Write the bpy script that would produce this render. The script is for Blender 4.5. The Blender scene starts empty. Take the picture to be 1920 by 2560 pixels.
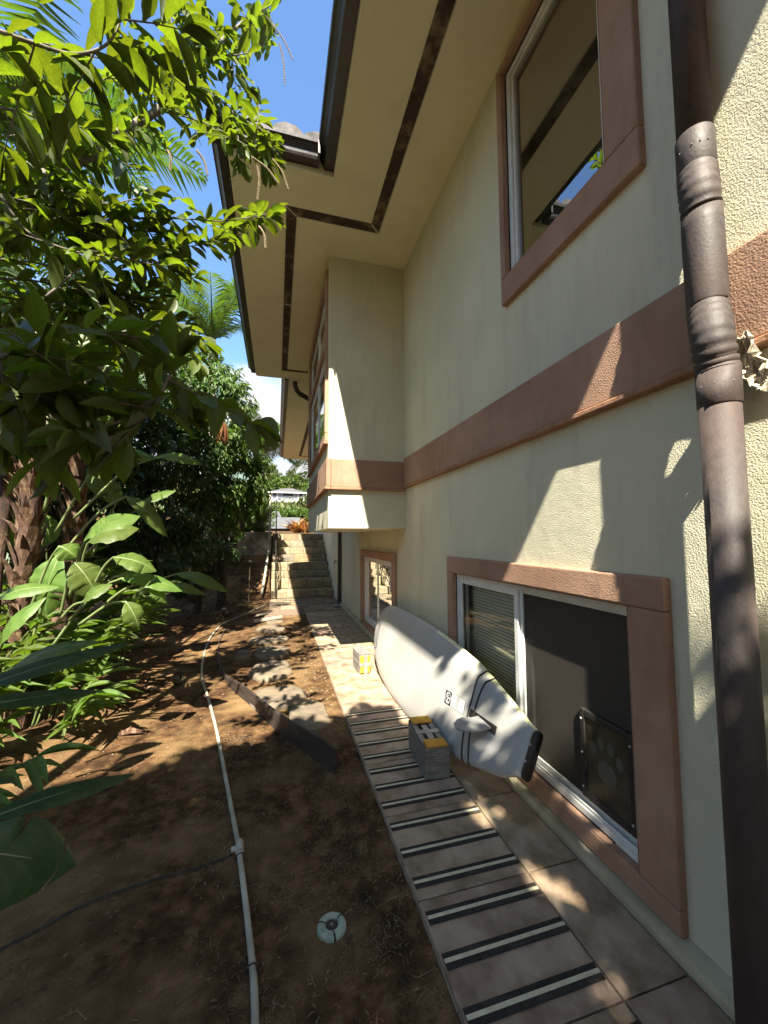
import bpy, math, random
import numpy as np
from mathutils import Vector, Matrix
random.seed(7); rng = np.random.default_rng(7)
D = bpy.data; SC = bpy.context.scene; COL = SC.collection
R = math.radians

# ------------------------------------------------------------------ camera
CAM = np.array([0, 0, 1.5]); FPX = 972.8; PW, PH = 1920, 2560
_yaw, _pit, _rol = R(15.3896), R(3.9166), R(-0.2536)
cf = np.array([math.sin(_yaw)*math.cos(_pit), math.cos(_yaw)*math.cos(_pit), math.sin(_pit)])
cr = np.array([math.cos(_yaw), -math.sin(_yaw), 0]); cu = np.cross(cr, cf)
cr, cu = cr*math.cos(_rol)+cu*math.sin(_rol), cu*math.cos(_rol)-cr*math.sin(_rol)
cam = D.objects.new('camera', D.cameras.new('camera')); COL.objects.link(cam)
cam.matrix_world = Matrix(((cr[0], cu[0], -cf[0], 0), (cr[1], cu[1], -cf[1], 0), (cr[2], cu[2], -cf[2], 1.5), (0, 0, 0, 1)))
cam.data.sensor_fit = 'VERTICAL'; cam.data.sensor_height = 36; cam.data.lens = FPX/PH*36
cam.data.clip_start = 0.02; cam.data.clip_end = 6000
SC.camera = cam
# ------------------------------------------------------------------ world and sun
SUN = Vector((-0.209, -0.774, 1.0)).normalized()          # towards the sun
world = D.worlds.new('World'); SC.world = world; world.use_nodes = True
nt = world.node_tree; N = nt.nodes; Lk = nt.links; N.clear()
out = N.new('ShaderNodeOutputWorld'); bg = N.new('ShaderNodeBackground'); bg.inputs['Strength'].default_value = 0.088
sky = N.new('ShaderNodeTexSky'); sky.sky_type = 'NISHITA'; sky.sun_disc = False
sky.sun_elevation = math.asin(SUN.z); sky.sun_rotation = math.atan2(SUN.x, SUN.y)
sky.altitude = 100; sky.air_density = 1.0; sky.dust_density = 0.3; sky.ozone_density = 3.0
tc = N.new('ShaderNodeTexCoord'); sep = N.new('ShaderNodeSeparateXYZ'); Lk.new(tc.outputs['Generated'], sep.inputs[0])
mp = N.new('ShaderNodeMapping'); mp.inputs['Scale'].default_value = (1, 1, 2.2); Lk.new(tc.outputs['Generated'], mp.inputs[0])
cn = N.new('ShaderNodeTexNoise'); cn.inputs['Scale'].default_value = 2.6; cn.inputs['Detail'].default_value = 9; cn.inputs['Roughness'].default_value = .56
Lk.new(mp.outputs[0], cn.inputs[0])
ad = N.new('ShaderNodeMath'); ad.operation = 'MULTIPLY_ADD'; Lk.new(sep.outputs[2], ad.inputs[0]); ad.inputs[1].default_value = -0.62; Lk.new(cn.outputs[0], ad.inputs[2])
rp = N.new('ShaderNodeMapRange'); rp.interpolation_type = 'SMOOTHSTEP'; rp.inputs[1].default_value = .22; rp.inputs[2].default_value = .36; Lk.new(ad.outputs[0], rp.inputs[0])
hs = N.new('ShaderNodeHueSaturation'); hs.inputs['Saturation'].default_value = 1.08; Lk.new(sky.outputs[0], hs.inputs['Color'])
mx = N.new('ShaderNodeMix'); mx.data_type = 'RGBA'; Lk.new(rp.outputs[0], mx.inputs[0]); Lk.new(hs.outputs[0], mx.inputs[6])
cn2 = N.new('ShaderNodeTexNoise'); cn2.inputs['Scale'].default_value = 5; cn2.inputs['Detail'].default_value = 5; Lk.new(mp.outputs[0], cn2.inputs[0])
cc = N.new('ShaderNodeValToRGB'); cc.color_ramp.elements[0].color = (1.75, 1.95, 2.25, 1); cc.color_ramp.elements[1].color = (2.9, 2.9, 2.85, 1)
cc.color_ramp.elements[0].position = .35; cc.color_ramp.elements[1].position = .62
Lk.new(cn2.outputs[0], cc.inputs[0]); Lk.new(cc.outputs[0], mx.inputs[7])
Lk.new(mx.outputs[2], bg.inputs[0]); Lk.new(bg.outputs[0], out.inputs[0])
sl = D.lights.new('sun', 'SUN'); sl.energy = 4.7; sl.angle = R(0.53); sl.color = (1, .92, .77)
so = D.objects.new('sun', sl); COL.objects.link(so); so.rotation_euler = SUN.to_track_quat('Z', 'Y').to_euler()
vs = SC.view_settings; vs.view_transform = 'Standard'; vs.look = 'None'; vs.exposure = 2.18; vs.gamma = 1
SC.render.engine = 'CYCLES'
SC.cycles.max_bounces = 8; SC.cycles.diffuse_bounces = 5; SC.cycles.transparent_max_bounces = 12

# ------------------------------------------------------------------ projection helpers
S = 1920/1659
def at(x, y, X=None, Y=None, Z=None):
    """photo position -> place in the yard on a chosen plane"""
    x *= S; y *= S
    d = cf+cr*(x-PW/2)/FPX-cu*(y-PH/2)/FPX
    t = (X-CAM[0])/d[0] if X is not None else (Y-CAM[1])/d[1] if Y is not None else (Z-CAM[2])/d[2]
    return CAM+t*d
def proj(p):
    v = np.asarray(p)-CAM; w = v@cf
    return (PW/2+FPX*(v@cr)/w)/S, (PH/2-FPX*(v@cu)/w)/S, w

# ------------------------------------------------------------------ materials
MATS = {}
def mat(name, c1, c2=None, c3=None, scale=5, rough=.6, rvar=0, bump=0, bscale=40, bdetail=4, metal=0, spec=.5, trans=0, tcol=None,
        detail=6, big=None, bigscale=.8, bigmix=.5, obj=False, rand=0, coat=0, streak=False, bump2=0, b2scale=8, alpha=1, stain=None, stainvec=(3, 3, .5), stainmix=.4):
    if name in MATS: return MATS[name]
    m = D.materials.new(name); m.use_nodes = True; t = m.node_tree; n = t.nodes; l = t.links; n.clear()
    o = n.new('ShaderNodeOutputMaterial'); p = n.new('ShaderNodeBsdfPrincipled')
    tcn = n.new('ShaderNodeTexCoord'); vec = tcn.outputs['Object']
    if streak:
        mm = n.new('ShaderNodeMapping'); mm.inputs['Scale'].default_value = streak; l.new(vec, mm.inputs[0]); vec2 = mm.outputs[0]
    else: vec2 = vec
    col = None
    if c2 is not None:
        no = n.new('ShaderNodeTexNoise'); no.inputs['Scale'].default_value = scale; no.inputs['Detail'].default_value = detail; no.inputs['Roughness'].default_value = .62
        l.new(vec2, no.inputs[0])
        cr_ = n.new('ShaderNodeValToRGB'); e = cr_.color_ramp.elements
        e[0].position = .34; e[1].position = .66; e[0].color = (*c1, 1); e[1].color = (*c2, 1)
        if c3 is not None: x = e.new(.5); x.color = (*c3, 1)
        l.new(no.outputs[0], cr_.inputs[0]); col = cr_.outputs[0]
        if rvar:
            ma = n.new('ShaderNodeMath'); ma.operation = 'MULTIPLY_ADD'; l.new(no.outputs[0], ma.inputs[0]); ma.inputs[1].default_value = rvar; ma.inputs[2].default_value = rough-rvar/2
            l.new(ma.outputs[0], p.inputs['Roughness'])
    if col is None:
        rg = n.new('ShaderNodeRGB'); rg.outputs[0].default_value = (*c1, 1); col = rg.outputs[0]
    if big is not None:
        nb = n.new('ShaderNodeTexNoise'); nb.inputs['Scale'].default_value = bigscale; nb.inputs['Detail'].default_value = 5; l.new(vec, nb.inputs[0])
        mr = n.new('ShaderNodeMapRange'); mr.inputs[1].default_value = .45; mr.inputs[2].default_value = .7; mr.inputs[4].default_value = bigmix; l.new(nb.outputs[0], mr.inputs[0])
        mb = n.new('ShaderNodeMix'); mb.data_type = 'RGBA'; l.new(mr.outputs[0], mb.inputs[0]); l.new(col, mb.inputs[6]); mb.inputs[7].default_value = (*big, 1); col = mb.outputs[2]
    if stain is not None:
        sm = n.new('ShaderNodeMapping'); sm.inputs['Scale'].default_value = stainvec; l.new(vec, sm.inputs[0])
        ns = n.new('ShaderNodeTexNoise'); ns.inputs['Scale'].default_value = 1; ns.inputs['Detail'].default_value = 8; ns.inputs['Roughness'].default_value = .7; l.new(sm.outputs[0], ns.inputs[0])
        mr = n.new('ShaderNodeMapRange'); mr.inputs[1].default_value = .5; mr.inputs[2].default_value = .75; mr.inputs[4].default_value = stainmix; l.new(ns.outputs[0], mr.inputs[0])
        mb = n.new('ShaderNodeMix'); mb.data_type = 'RGBA'; l.new(mr.outputs[0], mb.inputs[0]); l.new(col, mb.inputs[6]); mb.inputs[7].default_value = (*stain, 1); col = mb.outputs[2]
    if rand:
        ge = n.new('ShaderNodeNewGeometry'); oi = n.new('ShaderNodeObjectInfo')
        s_ = n.new('ShaderNodeMath'); s_.operation = 'ADD'; l.new(ge.outputs['Random Per Island'], s_.inputs[0]); l.new(oi.outputs['Random'], s_.inputs[1])
        fr = n.new('ShaderNodeMath'); fr.operation = 'FRACT'; l.new(s_.outputs[0], fr.inputs[0])
        mr = n.new('ShaderNodeMapRange'); mr.inputs[3].default_value = 1-rand; mr.inputs[4].default_value = 1+rand; l.new(fr.outputs[0], mr.inputs[0])
        hv = n.new('ShaderNodeHueSaturation'); l.new(mr.outputs[0], hv.inputs['Value']); l.new(col, hv.inputs['Color'])
        mh = n.new('ShaderNodeMapRange'); mh.inputs[3].default_value = .485; mh.inputs[4].default_value = .515; l.new(fr.outputs[0], mh.inputs[0]); l.new(mh.outputs[0], hv.inputs['Hue'])
        col = hv.outputs[0]
    l.new(col, p.inputs['Base Color'])
    if not rvar or c2 is None: p.inputs['Roughness'].default_value = rough
    p.inputs['Metallic'].default_value = metal; p.inputs['Specular IOR Level'].default_value = spec
    if coat: p.inputs['Coat Weight'].default_value = coat; p.inputs['Coat Roughness'].default_value = .1
    if bump:
        bn = n.new('ShaderNodeTexNoise'); bn.inputs['Scale'].default_value = bscale; bn.inputs['Detail'].default_value = bdetail; l.new(vec2 if streak else vec, bn.inputs[0])
        b = n.new('ShaderNodeBump'); b.inputs['Strength'].default_value = 1; b.inputs['Distance'].default_value = bump; l.new(bn.outputs[0], b.inputs['Height']); 
        if bump2:
            bn2 = n.new('ShaderNodeTexNoise'); bn2.inputs['Scale'].default_value = b2scale; bn2.inputs['Detail'].default_value = 3; l.new(vec, bn2.inputs[0])
            b2 = n.new('ShaderNodeBump'); b2.inputs['Distance'].default_value = bump2; l.new(bn2.outputs[0], b2.inputs['Height']); l.new(b2.outputs[0], b.inputs['Normal'])
        l.new(b.outputs[0], p.inputs['Normal'])
    sh = p.outputs[0]
    if trans:
        tr = n.new('ShaderNodeBsdfTranslucent'); 
        mc = n.new('ShaderNodeMix'); mc.data_type = 'RGBA'; mc.blend_type = 'MULTIPLY'; mc.inputs[0].default_value = 1; l.new(col, mc.inputs[6]); mc.inputs[7].default_value = (*tcol, 1)
        l.new(mc.outputs[2], tr.inputs[0])
        ms = n.new('ShaderNodeMixShader'); ms.inputs[0].default_value = trans; l.new(sh, ms.inputs[1]); l.new(tr.outputs[0], ms.inputs[2]); sh = ms.outputs[0]
    if alpha < 1:
        ta = n.new('ShaderNodeBsdfTransparent'); ms = n.new('ShaderNodeMixShader'); ms.inputs[0].default_value = alpha; l.new(ta.outputs[0], ms.inputs[1]); l.new(sh, ms.inputs[2]); sh = ms.outputs[0]
    l.new(sh, o.inputs[0]); MATS[name] = m; return m

STUCCO = mat('cream_stucco', (.60, .575, .42), (.65, .625, .465), scale=1.5, rough=.9, stain=(.36, .34, .26), stainvec=(5, 5, .9), stainmix=.45, bump=.0042, bscale=150, bdetail=3, spec=.2, big=(.47, .46, .36), bigscale=.7, bigmix=.5, bump2=.004, b2scale=14)
SOFFIT = mat('soffit_paint', (.78, .72, .52), (.82, .76, .56), scale=2, stain=(.60, .53, .36), stainvec=(2.5, 2.5, 2.5), stainmix=.4, rough=.85, bump=.0008, bscale=200, spec=.2)
TERRA = mat('terracotta_stucco', (.345, .21, .14), (.41, .26, .18), scale=3, rough=.9, stain=(.20, .12, .085), stainvec=(7, 7, 3), stainmix=.5, bump=.004, bscale=150, bdetail=3, spec=.2, big=(.26, .145, .09), bigscale=1.3, bigmix=.55, bump2=.003, b2scale=12)
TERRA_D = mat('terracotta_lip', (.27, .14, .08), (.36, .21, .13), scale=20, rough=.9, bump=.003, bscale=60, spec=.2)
KERB = mat('cream_kerb', (.42, .37, .24), (.50, .45, .31), scale=9, rough=.9, bump=.003, bscale=50, spec=.2, big=(.24, .2, .12), bigscale=4, bigmix=.6)
BRONZE = mat('bronze_gutter', (.016, .012, .010), (.035, .027, .023), scale=12, rough=.42, rvar=.3, bump=.001, bscale=30, spec=.5, big=(.06, .045, .035), bigscale=3, bigmix=.5)
PIPE = mat('bronze_pipe', (.040, .032, .030), (.062, .051, .048), (.050, .041, .038), scale=14, rough=.62, rvar=.3, bump=.0010, bscale=40, spec=.4, metal=0, big=(.085, .055, .045), bigscale=5, bigmix=.5, streak=(3, 3, 2.2))
VENT = mat('vent_brown', (.035, .022, .012), (.22, .17, .115), (.055, .033, .018), scale=7, rough=.8, bump=.002, bscale=60, detail=9)
WHITE = mat('white_aluminium', (.62, .63, .60), (.70, .71, .68), scale=9, rough=.42, big=(.42, .41, .36), bigscale=8, bigmix=.4)
TRACK = mat('dark_track', (.04, .04, .038), rough=.6)
BLIND = mat('blind_slat', (.80, .80, .68), rough=.6)
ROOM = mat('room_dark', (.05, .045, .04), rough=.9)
TILEM = mat('travertine_tile', (.165, .113, .070), (.43, .325, .22), (.29, .213, .143), scale=6, rough=.52, rvar=.3, bump=.0012, bscale=30, spec=.35, big=(.40, .315, .235), bigscale=7, bigmix=.6, rand=.06, detail=9)
GROUT = mat('brown_grout', (.13, .09, .06), (.20, .14, .10), scale=20, rough=.95)
GRIPB = mat('black_grit', (.013, .011, .009), (.030, .024, .019), scale=120, stain=(.12, .095, .07), stainvec=(6, 30, 6), stainmix=.55, rough=.95, bump=.001, bscale=400)
GRIPW = mat('glow_strip', (.50, .46, .31), (.62, .58, .41), scale=12, rough=.55, stain=(.22, .19, .13), stainvec=(14, 60, 6), stainmix=.6)
SOIL = mat('red_soil', (.032, .017, .009), (.165, .097, .044), (.080, .043, .020), scale=11, rough=1, bump=.010, bscale=120, bdetail=9, spec=.1, detail=14, big=(.25, .16, .075), bigscale=1.7, bigmix=.75, bump2=.02, b2scale=7)
STONE = mat('stepping_stone', (.085, .066, .046), (.19, .155, .11), scale=7, rough=.95, bump=.008, bscale=18, big=(.20, .135, .07), bigscale=3, bigmix=.5, bdetail=8)
def stonem(name, a, b): return mat(name, a, b, scale=6, rough=.9, bump=.006, bscale=30, bdetail=6, rand=.12, big=(.25, .2, .14), bigscale=8, bigmix=.6)
STEPM = [stonem('step_stone_ochre', (.17, .13, .075), (.36, .30, .19)), stonem('step_stone_grey', (.11, .097, .072), (.27, .24, .18)), stonem('step_stone_rust', (.15, .075, .04), (.30, .19, .115))]
CONC = mat('stained_concrete', (.05, .045, .038), (.46, .42, .36), (.20, .18, .15), scale=2.2, rough=.95, bump=.004, bscale=30, detail=10)
PVC = mat('white_pvc', (.30, .285, .22), (.46, .44, .36), scale=7, rough=.5, big=(.22, .17, .11), bigscale=6, bigmix=.55)
BLACKP = mat('black_plastic', (.014, .012, .011), (.026, .022, .02), scale=8, rough=.5)
EDGE = mat('edging_board', (.022, .015, .012), (.055, .04, .034), scale=4, rough=.62, bump=.002, bscale=20, streak=(1, 1, 8))
BOARD = mat('board_white', (.38, .38, .37), (.43, .43, .415), scale=3, rough=.42, coat=.15, big=(.34, .32, .27), bigscale=2.5, bigmix=.6, bump=.0006, bscale=6, stain=(.36, .32, .25), stainvec=(9, 3, 9), stainmix=.35)
BOARDY = mat('board_yellow', (.62, .60, .28), (.70, .70, .46), scale=6, rough=.5, big=(.72, .70, .58), bigscale=9, bigmix=.9)
BOARDB = mat('board_brown_edge', (.10, .055, .025), (.24, .15, .07), scale=10, rough=.6)
TAPE = mat('grey_tape', (.10, .095, .08), (.22, .21, .185), scale=12, rough=.42, bump=.004, bscale=22, spec=.5, streak=(1, 1, 5))
TAPES = mat('silver_tape', (.15, .148, .14), (.27, .265, .255), scale=14, rough=.35, bump=.002, bscale=40)
FELT = mat('yellow_felt', (.40, .20, .012), (.55, .29, .03), scale=18, rough=.8, bump=.002, bscale=60)
BARK = mat('strelitzia_trunk', (.02, .011, .007), (.15, .095, .06), (.06, .03, .017), scale=9, rough=.95, bump=.02, bscale=16, bdetail=9, streak=(1.6, 1.6, .5), detail=10)
HUSK = mat('dry_husk', (.05, .024, .012), (.24, .165, .11), (.095, .045, .022), scale=12, rough=.9, bump=.003, bscale=40, rand=.25, streak=(3, 3, .6))
TWIG = mat('grey_branch', (.09, .075, .055), (.19, .165, .13), scale=25, rough=.85, bump=.002, bscale=90)
DTWIG = mat('dark_trunk', (.03, .024, .017), (.075, .06, .045), scale=12, rough=.95, bump=.01, bscale=30)
def leafm(name, a, b, tcol=(1.9, 2.3, .7), trans=.45, rough=.5, **k): return mat(name, a, b, scale=k.pop('scale', 14), rough=rough, spec=.45, trans=trans, tcol=tcol, rand=k.pop('rand', .22), **k)
LEAF = leafm('glossy_leaf', (.048, .070, .014), (.078, .105, .020), trans=.42, tcol=(2.7, 2.7, .45), rand=.3)
LEAFG = leafm('ginger_leaf', (.065, .115, .020), (.11, .165, .032), trans=.35, tcol=(2.0, 2.1, .7), bump=.002, bscale=60)
LEAFS = leafm('strelitzia_leaf', (.050, .095, .035), (.080, .135, .050), trans=.35, tcol=(1.9, 2.1, .7), bump=.003, bscale=30)
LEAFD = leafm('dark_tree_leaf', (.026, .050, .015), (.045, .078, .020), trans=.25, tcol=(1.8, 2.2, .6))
LEAFM = leafm('mango_leaf', (.055, .100, .020), (.095, .150, .032), trans=.35, tcol=(1.9, 2.0, .6))
LEAFP = leafm('palm_leaf', (.050, .095, .022), (.085, .135, .035), trans=.3, tcol=(1.9, 2.0, .6))
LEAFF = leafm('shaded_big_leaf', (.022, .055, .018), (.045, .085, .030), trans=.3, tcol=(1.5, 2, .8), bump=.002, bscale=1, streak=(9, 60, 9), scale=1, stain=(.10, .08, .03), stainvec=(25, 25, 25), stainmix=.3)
LEAFY = leafm('far_tree_leaf', (.07, .105, .03), (.14, .16, .055), trans=.25, tcol=(1.5, 1.5, .7))
LEAFR = leafm('red_ti_leaf', (.34, .10, .06), (.40, .30, .09), trans=.3, tcol=(1.4, 1.2, .7), scale=3, rand=.4)
FLORET = mat('seed_spike', (.16, .12, .07), (.30, .24, .15), scale=60, rough=.9)
DEAD = leafm('dead_leaf', (.20, .09, .035), (.30, .15, .07), trans=.3, tcol=(1.4, 1.1, .7))
ROOFT = mat('roof_tile', (.045, .042, .04), (.17, .155, .145), scale=6, rough=.9, bump=.006, bscale=25)
FOAM = mat('torn_foam', (.34, .30, .215), (.52, .47, .36), scale=25, rough=.95, bump=.006, bscale=50)
GRASSD = mat('dry_grass', (.13, .085, .045), (.26, .185, .105), scale=15, rough=.9, rand=.35)
PEB = mat('pebble', (.12, .085, .05), (.26, .20, .13), scale=30, rough=.9, rand=.3)

def glassmat(name, refl, tint=(.9, .95, .92), rough=.0):
    m = D.materials.new(name); m.use_nodes = True; t = m.node_tree; n = t.nodes; l = t.links; n.clear()
    o = n.new('ShaderNodeOutputMaterial'); g = n.new('ShaderNodeBsdfGlossy'); g.inputs['Roughness'].default_value = rough; g.inputs[0].default_value = (.92, .95, .95, 1)
    tr = n.new('ShaderNodeBsdfTransparent'); tr.inputs[0].default_value = (*tint, 1)
    fr = n.new('ShaderNodeLayerWeight'); fr.inputs[0].default_value = .35
    ma = n.new('ShaderNodeMath'); ma.operation = 'MULTIPLY_ADD'; l.new(fr.outputs['Fresnel'], ma.inputs[0]); ma.inputs[1].default_value = 1-refl; ma.inputs[2].default_value = refl
    ms = n.new('ShaderNodeMixShader'); l.new(ma.outputs[0], ms.inputs[0]); l.new(tr.outputs[0], ms.inputs[1]); l.new(g.outputs[0], ms.inputs[2]); l.new(ms.outputs[0], o.inputs[0])
    return m
GLASS = glassmat('window_glass', .03, (.96, .97, .95)); GLASSU = glassmat('upper_window_glass', .34, (.5, .52, .5)); GLASSB = glassmat('bay_window_glass', .5, (.5, .52, .5))
def screenmat():
    m = D.materials.new('insect_screen'); m.use_nodes = True; t = m.node_tree; n = t.nodes; l = t.links; n.clear()
    o = n.new('ShaderNodeOutputMaterial'); p = n.new('ShaderNodeBsdfPrincipled'); p.inputs['Base Color'].default_value = (.034, .027, .022, 1); p.inputs['Roughness'].default_value = .8
    tr = n.new('ShaderNodeBsdfTransparent'); ms = n.new('ShaderNodeMixShader'); ms.inputs[0].default_value = .86
    l.new(tr.outputs[0], ms.inputs[1]); l.new(p.outputs[0], ms.inputs[2]); l.new(ms.outputs[0], o.inputs[0]); return m
SCREEN = screenmat()

# ------------------------------------------------------------------ object helpers
def link(name, me, parent=None, **props):
    o = D.objects.new(name, me); COL.objects.link(o)
    if parent is not None: o.parent = parent
    for k, v in props.items(): o[k] = v
    return o
def empty(name, label, cat, loc=(0, 0, 0), group=None):
    o = D.objects.new(name, None); COL.objects.link(o); o.empty_display_size = .1; o['label'] = label; o['category'] = cat; o.location = loc
    if group: o['group'] = group
    return o
class MB:
    def __init__(s): s.v = []; s.f = []; s.m = []; s.cur = 0
    def box(s, x0, x1, y0, y1, z0, z1):
        i = len(s.v); s.v += [(x0, y0, z0), (x1, y0, z0), (x1, y1, z0), (x0, y1, z0), (x0, y0, z1), (x1, y0, z1), (x1, y1, z1), (x0, y1, z1)]
        s.f += [(i, i+3, i+2, i+1), (i+4, i+5, i+6, i+7), (i, i+1, i+5, i+4), (i+1, i+2, i+6, i+5), (i+2, i+3, i+7, i+6), (i+3, i, i+4, i+7)]; s.m += [s.cur]*6; return s
    def face(s, *p):
        i = len(s.v); s.v += [tuple(q) for q in p]; s.f.append(tuple(range(i, i+len(p)))); s.m.append(s.cur); return s
    def tube(s, pts, r, n=8, cap=True):
        P = [Vector(p) for p in pts]; rr = r if hasattr(r, '__len__') else [r]*len(P); i0 = len(s.v); up = Vector((0, 0, 1))
        prev = None
        for k, p in enumerate(P):
            t = (P[min(k+1, len(P)-1)]-P[max(k-1, 0)]).normalized()
            if prev is None:
                a = t.cross(up) if abs(t.z) < .95 else t.cross(Vector((1, 0, 0)))
            else: a = prev-t*prev.dot(t)
            a.normalize(); prev = a; b = t.cross(a)
            for j in range(n):
                an = 2*math.pi*j/n; s.v.append(tuple(p+(a*math.cos(an)+b*math.sin(an))*rr[k]))
        for k in range(len(P)-1):
            for j in range(n):
                a, b = i0+k*n+j, i0+k*n+(j+1) % n; s.f.append((a, b, b+n, a+n)); s.m.append(s.cur)
        if cap:
            s.f.append(tuple(i0+j for j in range(n))[::-1]); s.f.append(tuple(i0+(len(P)-1)*n+j for j in range(n))); s.m += [s.cur]*2
        return s
    def lathe(s, prof, c=(0, 0, 0), n=20):
        i0 = len(s.v)
        for (r, z) in prof:
            for j in range(n): a = 2*math.pi*j/n; s.v.append((c[0]+r*math.cos(a), c[1]+r*math.sin(a), c[2]+z))
        for k in range(len(prof)-1):
            for j in range(n):
                a, b = i0+k*n+j, i0+k*n+(j+1) % n; s.f.append((a, b, b+n, a+n)); s.m.append(s.cur)
        return s
    def prism(s, poly, axis, a0, a1):
        """extrude 2D polygon; axis 'y': poly=(x,z), 'x': poly=(y,z), 'z': poly=(x,y)"""
        f = {'y': lambda p, a: (p[0], a, p[1]), 'x': lambda p, a: (a, p[0], p[1]), 'z': lambda p, a: (p[0], p[1], a)}[axis]
        i = len(s.v); n = len(poly); s.v += [f(p, a0) for p in poly]+[f(p, a1) for p in poly]
        s.f += [tuple(range(i, i+n)), tuple(range(i+2*n-1, i+n-1, -1))]+[(i+j, i+(j+1) % n, i+n+(j+1) % n, i+n+j) for j in range(n)]; s.m += [s.cur]*(n+2); return s
    def mesh(s, name, mats, smooth=False, bevel=0, seg=2, fix=True):
        me = D.meshes.new(name); me.from_pydata(s.v, [], s.f)
        for m in (mats if isinstance(mats, (list, tuple)) else [mats]): me.materials.append(m)
        if len(me.polygons) == len(s.m): me.polygons.foreach_set('material_index', s.m)
        me.update()
        if fix or bevel:
            import bmesh
            bm = bmesh.new(); bm.from_mesh(me)
            if bevel: bmesh.ops.bevel(bm, geom=[e for e in bm.edges if e.is_manifold and e.calc_face_angle(0) > .5], offset=bevel, segments=seg, affect='EDGES', profile=.5, clamp_overlap=True)
            bmesh.ops.recalc_face_normals(bm, faces=bm.faces); bm.to_mesh(me); bm.free()
        if smooth: me.shade_smooth()
        return me
    def obj(s, name, mats, parent=None, smooth=False, bevel=0, seg=2, **props): return link(name, s.mesh(name, mats, smooth, bevel, seg), parent, **props)

def cat(pts, n=6):
    P = [Vector(p) for p in pts]; P = [P[0]*2-P[1]]+P+[P[-1]*2-P[-2]]; o = []
    for i in range(1, len(P)-2):
        for k in range(n):
            t = k/n; o.append(.5*((2*P[i])+(P[i+1]-P[i-1])*t+(2*P[i-1]-5*P[i]+4*P[i+1]-P[i+2])*t*t+(3*P[i]-P[i-1]-3*P[i+1]+P[i+2])*t**3))
    o.append(P[-2]); return o

# leaf templates: (u along, v across, w up), faces
def leaf_template(segs, shape, droop=.12, fold=.12, wave=0):
    V = []; F = []
    for i in range(segs+1):
        u = i/segs; h = shape(u)*.5; w = -droop*u*u
        wv = wave*math.sin(u*17)
        V += [(u, -h, w+fold*h*2*.5+wv*h), (u, 0, w), (u, h, w+fold*h*2*.5-wv*h)]
    for i in range(segs):
        a = i*3; F += [(a, a+1, a+4, a+3), (a+1, a+2, a+5, a+4)]
    return np.array(V, float), F
def sh_obov(u): return max(.02, math.sin(math.pi*min(1, u**1.25*.98+.02))**.75) if u < 1 else .02
def sh_lance(u): return max(.02, math.sin(math.pi*min(1, u**.85))**.9) if u < 1 else .02
def sh_paddle(u): return max(.03, (1-abs(2*u-.92)**2.6)) if .02 < u < .97 else (.25 if u <= .02 else .18)
T_OBOV = leaf_template(7, sh_obov, .10, .25); T_LANCE = leaf_template(7, sh_lance, .22, .25); T_PAD = leaf_template(12, sh_paddle, .22, .22, .06)
T_LO = leaf_template(3, lambda u: [.03, .9, .85, .03][round(u*3)], .15, .2)
T_STRAP = leaf_template(4, lambda u: [.5, 1, .9, .6, .05][round(u*4)], .3, .15)
def unit_mesh(name, T, m, smooth=True):
    me = D.meshes.new(name); me.from_pydata([tuple(v) for v in T[0]], [], T[1]); me.materials.append(m)
    if smooth: me.shade_smooth()
    return me
def basis(d, nrm):
    d = Vector(d).normalized(); nrm = Vector(nrm); nrm = nrm-d*nrm.dot(d)
    if nrm.length < 1e-4: nrm = d.orthogonal()
    nrm.normalize(); s = nrm.cross(d); return d, s, nrm
class Leaves:
    def __init__(s): s.L = []
    def add(s, p, d, n, ln, wd): s.L.append((tuple(p), tuple(d), tuple(n), ln, wd))
    def arr(s):
        return [np.array([l[i] for l in s.L], float) for i in range(5)]
def cloud_mesh(name, T, m, P, Dr, Nr, ln, wd, smooth=False):
    """many leaves joined in one mesh, vectorised"""
    Dr = Dr/np.linalg.norm(Dr, axis=1, keepdims=True); Nr = Nr-Dr*(Nr*Dr).sum(1, keepdims=True); Nr /= np.linalg.norm(Nr, axis=1, keepdims=True)+1e-9
    Sd = np.cross(Nr, Dr); V, F = T; n = len(P); k = len(V)
    pts = P[:, None]+Dr[:, None]*(V[None, :, 0:1]*ln[:, None, None])+Sd[:, None]*(V[None, :, 1:2]*wd[:, None, None])+Nr[:, None]*(V[None, :, 2:3]*ln[:, None, None])
    pts = pts.reshape(-1, 3); Fa = np.array(F); fa = (Fa[None]+(np.arange(n)*k)[:, None, None]).reshape(-1, 4)
    me = D.meshes.new(name); me.vertices.add(len(pts)); me.vertices.foreach_set('co', pts.ravel())
    me.loops.add(fa.size); me.loops.foreach_set('vertex_index', fa.ravel().astype(np.int32))
    me.polygons.add(len(fa)); me.polygons.foreach_set('loop_start', (np.arange(len(fa))*4).astype(np.int32))
    me.materials.append(m); me.update(); me.validate()
    if smooth: me.shade_smooth()
    return me
def rdir(n):
    a = rng.normal(size=(n, 3)); return a/np.linalg.norm(a, axis=1, keepdims=True)
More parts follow.
